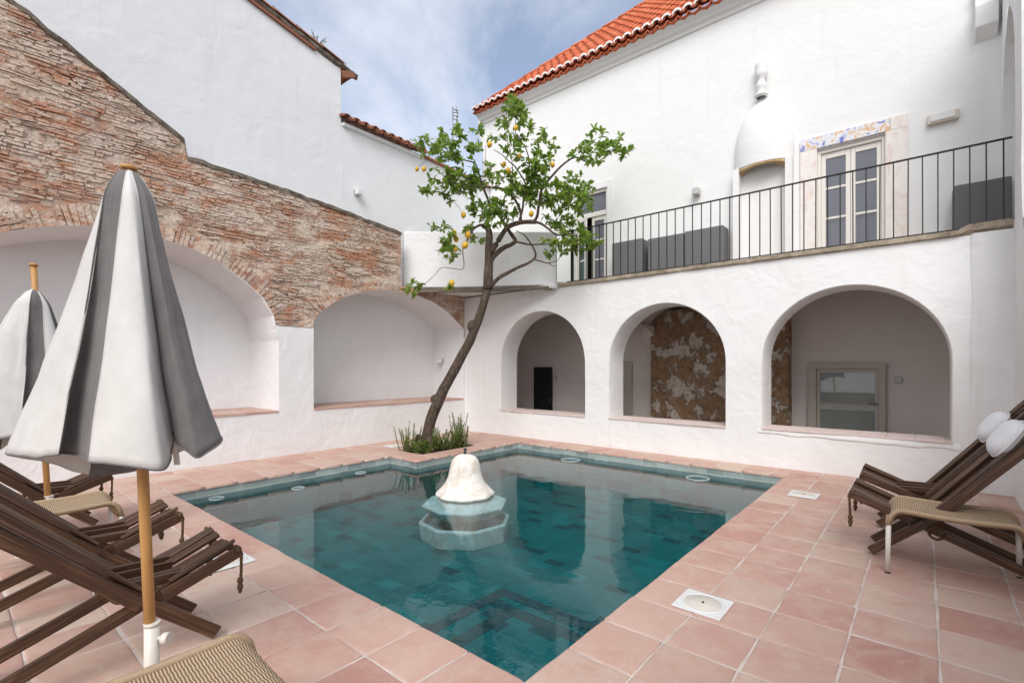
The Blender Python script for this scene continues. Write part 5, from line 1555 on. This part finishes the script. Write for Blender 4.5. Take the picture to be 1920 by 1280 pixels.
# ================================================================== woven stools
def stool(label):
    t = thing('woven_stool', label, 'stool', (0, 0, 0), 0, 'woven cord stools with white legs')
    L, Wd, H = .74, .47, .47
    m = MB(); n = 36; k = 60; vs = []
    def prof(u):          # along the long axis: flat top, ends rolled down
        x = -L / 2 + L * u; e = min(u, 1 - u) * L
        z = H - (0 if e > .10 else .13 * (1 - math.sqrt(max(0, 1 - ((.10 - e) / .10) ** 2))) * 1.0)
        return x, z - .018 * math.sin(math.pi * u)
    for i in range(n + 1):
        u = i / n; x, z = prof(u)
        for j in range(k + 1):
            y = -Wd / 2 + Wd * j / k
            vs.append((x, y, z - .012 * math.sin(math.pi * j / k) + .0045 * abs(math.sin(10 * math.pi * j / k))))
    m.add(vs, [(i * (k + 1) + j, i * (k + 1) + j + 1, (i + 1) * (k + 1) + j + 1, (i + 1) * (k + 1) + j) for i in range(n) for j in range(k)], True)
    o = m.build('woven_seat', M['wicker'], t); md = o.modifiers.new('thick', 'SOLIDIFY'); md.thickness = .02
    r = MB()
    for s_ in (-1, 1):
        r.tube([(prof(i / n)[0], s_ * Wd / 2, prof(i / n)[1] + .004) for i in range(n + 1)], .016, 8)
        a = prof(0) if s_ < 0 else prof(1)
        r.tube([(a[0], -Wd / 2 + Wd * j / 8, a[1]) for j in range(9)], .014, 8)
    r.build('rim', M['wickerrim'], t)
    for sx in (-1, 1):
        for sy in (-1, 1):
            l = MB(); l.tube([(sx * (L / 2 - .005), sy * Wd / 2, H - .12), (sx * (L / 2 + .0), sy * Wd / 2, .012)], .0165, 10); o = l.build('leg', M['steelwhite'], t)
            f = MB(); f.tube([(sx * L / 2, sy * Wd / 2, .0), (sx * L / 2, sy * Wd / 2, .013)], .017, 10); f.build('foot_cap', M['rope'], o)
    return t
st = stool('woven cord stool on the right in front of the loungers'); st.location = (.16, 4.74, 0); st.rotation_euler = (0, 0, R(2))
s2 = copy_tree(st); s2['label'] = 'woven cord stool cut off by the bottom edge of the photo'; s2.location = (-1.80, .44, 0); s2.rotation_euler = (0, 0, R(88))
s3 = copy_tree(st); s3['label'] = 'woven cord stool between the left loungers and the smaller parasol'; s3.location = (-4.98, .58, 0); s3.rotation_euler = (0, 0, R(88))

# ================================================================== parasols
RT = Vector((math.cos(TH), math.sin(TH), 0)); FW = Vector((-math.sin(TH), math.cos(TH), 0))
def parasol(label):
    t = thing('parasol', label, 'parasol', (-2.43, .58, 0), 0, 'closed striped parasols')
    base = Vector((-2.43, .58, 0))
    ax = lambda z: -RT * (.046 * max(0, z - .25))
    p = MB(); p.tube([ax(z) + Vector((0, 0, z)) for z in (.30, .8, 1.4, 2.0, 2.33)], .0205, 14); o = p.build('pole', M['pole'], t)
    c = MB(); q = ax(2.33); c.tube([q + Vector((0, 0, 2.312)), q + Vector((0, 0, 2.324)), q + Vector((0, 0, 2.327))], [.030, .031, .024], 14); c.build('finial', M['pole'], o)
    s = MB(); s.tube([(0, 0, .02), (0, 0, .44)], .0275, 16); s.tube([(0, 0, .44), (0, 0, .452)], [.030, .030], 16); sl_ = s.build('sleeve', M['steelwhite'], t)
    k = MB(); k.tube([RT * .026 + Vector((0, 0, .385)), RT * .05 + Vector((0, 0, .385))], .009, 8); k.tube([RT * .045 + Vector((0, 0, .385)), RT * .072 + Vector((0, 0, .385))], [.022, .024], 12); k.build('knob', M['steelwhite'], sl_)
    b = MB(); b.lathe([(.001, 0), (.19, 0), (.20, .008), (.19, .02), (.05, .032), (.03, .05)], n=28); b.build('base_plate', M['steelwhite'], t)
    # canopy: an uneven folded ring lofted to the crown. (right, forward, z, colour of the panel that starts here)
    # (photograph column, row and distance offset are turned into metres round the pole at 2.014 m)
    cols = [(8, 850, .05, 0), (30, 853, -.08, 0), (70, 856, -.15, 0), (100, 853, -.18, 0),
            (107, 851, -.17, 1), (117, 849, -.11, 1), (140, 852, -.11, 1), (159, 860, -.18, 1),
            (163, 866, -.22, 0), (200, 869, -.26, 0), (250, 874, -.27, 0), (300, 880, -.24, 0), (316, 874, -.18, 0), (322, 850, -.10, 0),
            (326, 816, -.04, 1), (331, 828, -.09, 1), (352, 846, -.14, 1), (370, 858, -.16, 1), (392, 844, -.11, 1), (412, 829, -.04, 1), (408, 818, .05, 1),
            (380, 830, .14, 0), (335, 845, .21, 0), (290, 862, .24, 0), (258, 880, .22, 1), (215, 888, .22, 1), (165, 889, .22, 0), (100, 868, .22, 0), (45, 858, .16, 0)]
    crown = [180, 190, 205, 225, 238, 250, 272, 294, 300, 304, 308, 312, 316, 320, 325, 330, 336, 342, 348, 354, 360, 380, 405, 430, 450, 470, 490, 510, 528]
    ring = []
    for (u, v, f_, k_) in cols:
        dd = 2.014 + f_
        ring.append(((u - 960) / 915 * dd + 1.486 + .039, f_, 1.5 - (v - 688) * dd / 915, k_))
    N = len(ring); sub = 5; rows = 40
    fine = []
    for i in range(N):
        ca, cb = crown[i], (crown[i + 1] if i + 1 < N else 540)
        p0, p1, p2, p3 = [Vector(ring[(i + d) % N][:3]) for d in (-1, 0, 1, 2)]
        for q in range(sub):
            u = q / sub
            fine.append((0.5 * ((2 * p1) + (p2 - p0) * u + (2 * p0 - 5 * p1 + 4 * p2 - p3) * u * u + (3 * p1 - p0 - 3 * p2 + p3) * u ** 3), ring[i][3], R(ca + (cb - ca) * u)))
    m = MB(); K = len(fine); vs = []; top = 2.322; qc = ax(top)
    for r_ in range(rows + 1):
        v = r_ / rows                  # 0 at crown, 1 at the hem
        for (f, col, ang) in fine:
            g = v ** 1.10
            g = g * (1 - .04 * math.sin(math.pi * min(1, v)))
            # crown radius
            cr_ = Vector((math.cos(ang), math.sin(ang), 0)) * .068
            shoulder = cr_ * min(1, (v * 9) ** .5) if v < .12 else cr_
            xy = shoulder * (1 - g) + Vector((f.x, f.y, 0)) * g
            z = top - (top - f.z) * v
            pnt = RT * xy.x + FW * xy.y + qc * (1 - v) + ax(1.1) * v
            wv = .010 * noise.noise((xy.x * 7, xy.y * 7, z * 2.2)) * v + .004 * noise.noise((xy.x * 26, xy.y * 26, z * 5)) * v
            rad_ = Vector((math.cos(ang), math.sin(ang), 0))
            fold = (.008 * noise.noise((ang * 5, v * 1.3, 2)) + .004 * noise.noise((ang * 14, v * 3, 5))) * math.sin(math.pi * min(1, v * 1.05 + .05))
            pnt += (RT * rad_.x + FW * rad_.y) * fold
            vs.append(pnt + Vector((wv, wv, z + (.006 * noise.noise((ang * 6, 1, 1)) * v))))
    for r_ in range(rows):
        for i in range(K):
            m.mi = fine[i][1]
            m.add([], [])
            j = (i + 1) % K
            m.f.append([r_ * K + i, r_ * K + j, (r_ + 1) * K + j, (r_ + 1) * K + i]); m.m.append(fine[i][1]); m.smooth.append(True)
    m.v = [Vector(v) for v in vs]
    cv = m.build('canopy', [M['fabwhite'], M['fabgrey']], t); md = cv.modifiers.new('thick', 'SOLIDIFY'); md.thickness = .004
    for i in (0, 4, 8, 14, 21, 24, 26):
        sm = MB(); sm.tube([m.v[r_ * K + i * sub] for r_ in range(1, rows + 1)], .0028, 5); sm.build('seam', M['fabgrey'] if i in (4, 14, 24) else M['fabwhite'], cv)
    hm = MB(); hm.tube([m.v[rows * K + i % K] for i in range(K + 1)], .0035, 5, caps=False); hm.build("hem", M["fabgrey"], cv)
    # stitched tie and its buckle
    tb = MB(); e = RT * .135 + FW * -.06 + Vector((0, 0, 1.20)); tb.bar(e, e + Vector((0, 0, -.09)) + RT * .01, .022, .004, FW); tb.build('tie_strap', M['fabwhite'], cv)
    return t
pa = parasol('large closed white and grey striped parasol in the left foreground')
pb = copy_tree(pa); pb['label'] = 'smaller closed parasol farther back at the left edge with its bare pole top showing'
pb.location = (-5.475, .61, 0); pb.rotation_euler = (0, 0, R(62))
for c in pb.children:
    if c.name.startswith('canopy'): c.location = (0, 0, -.19)
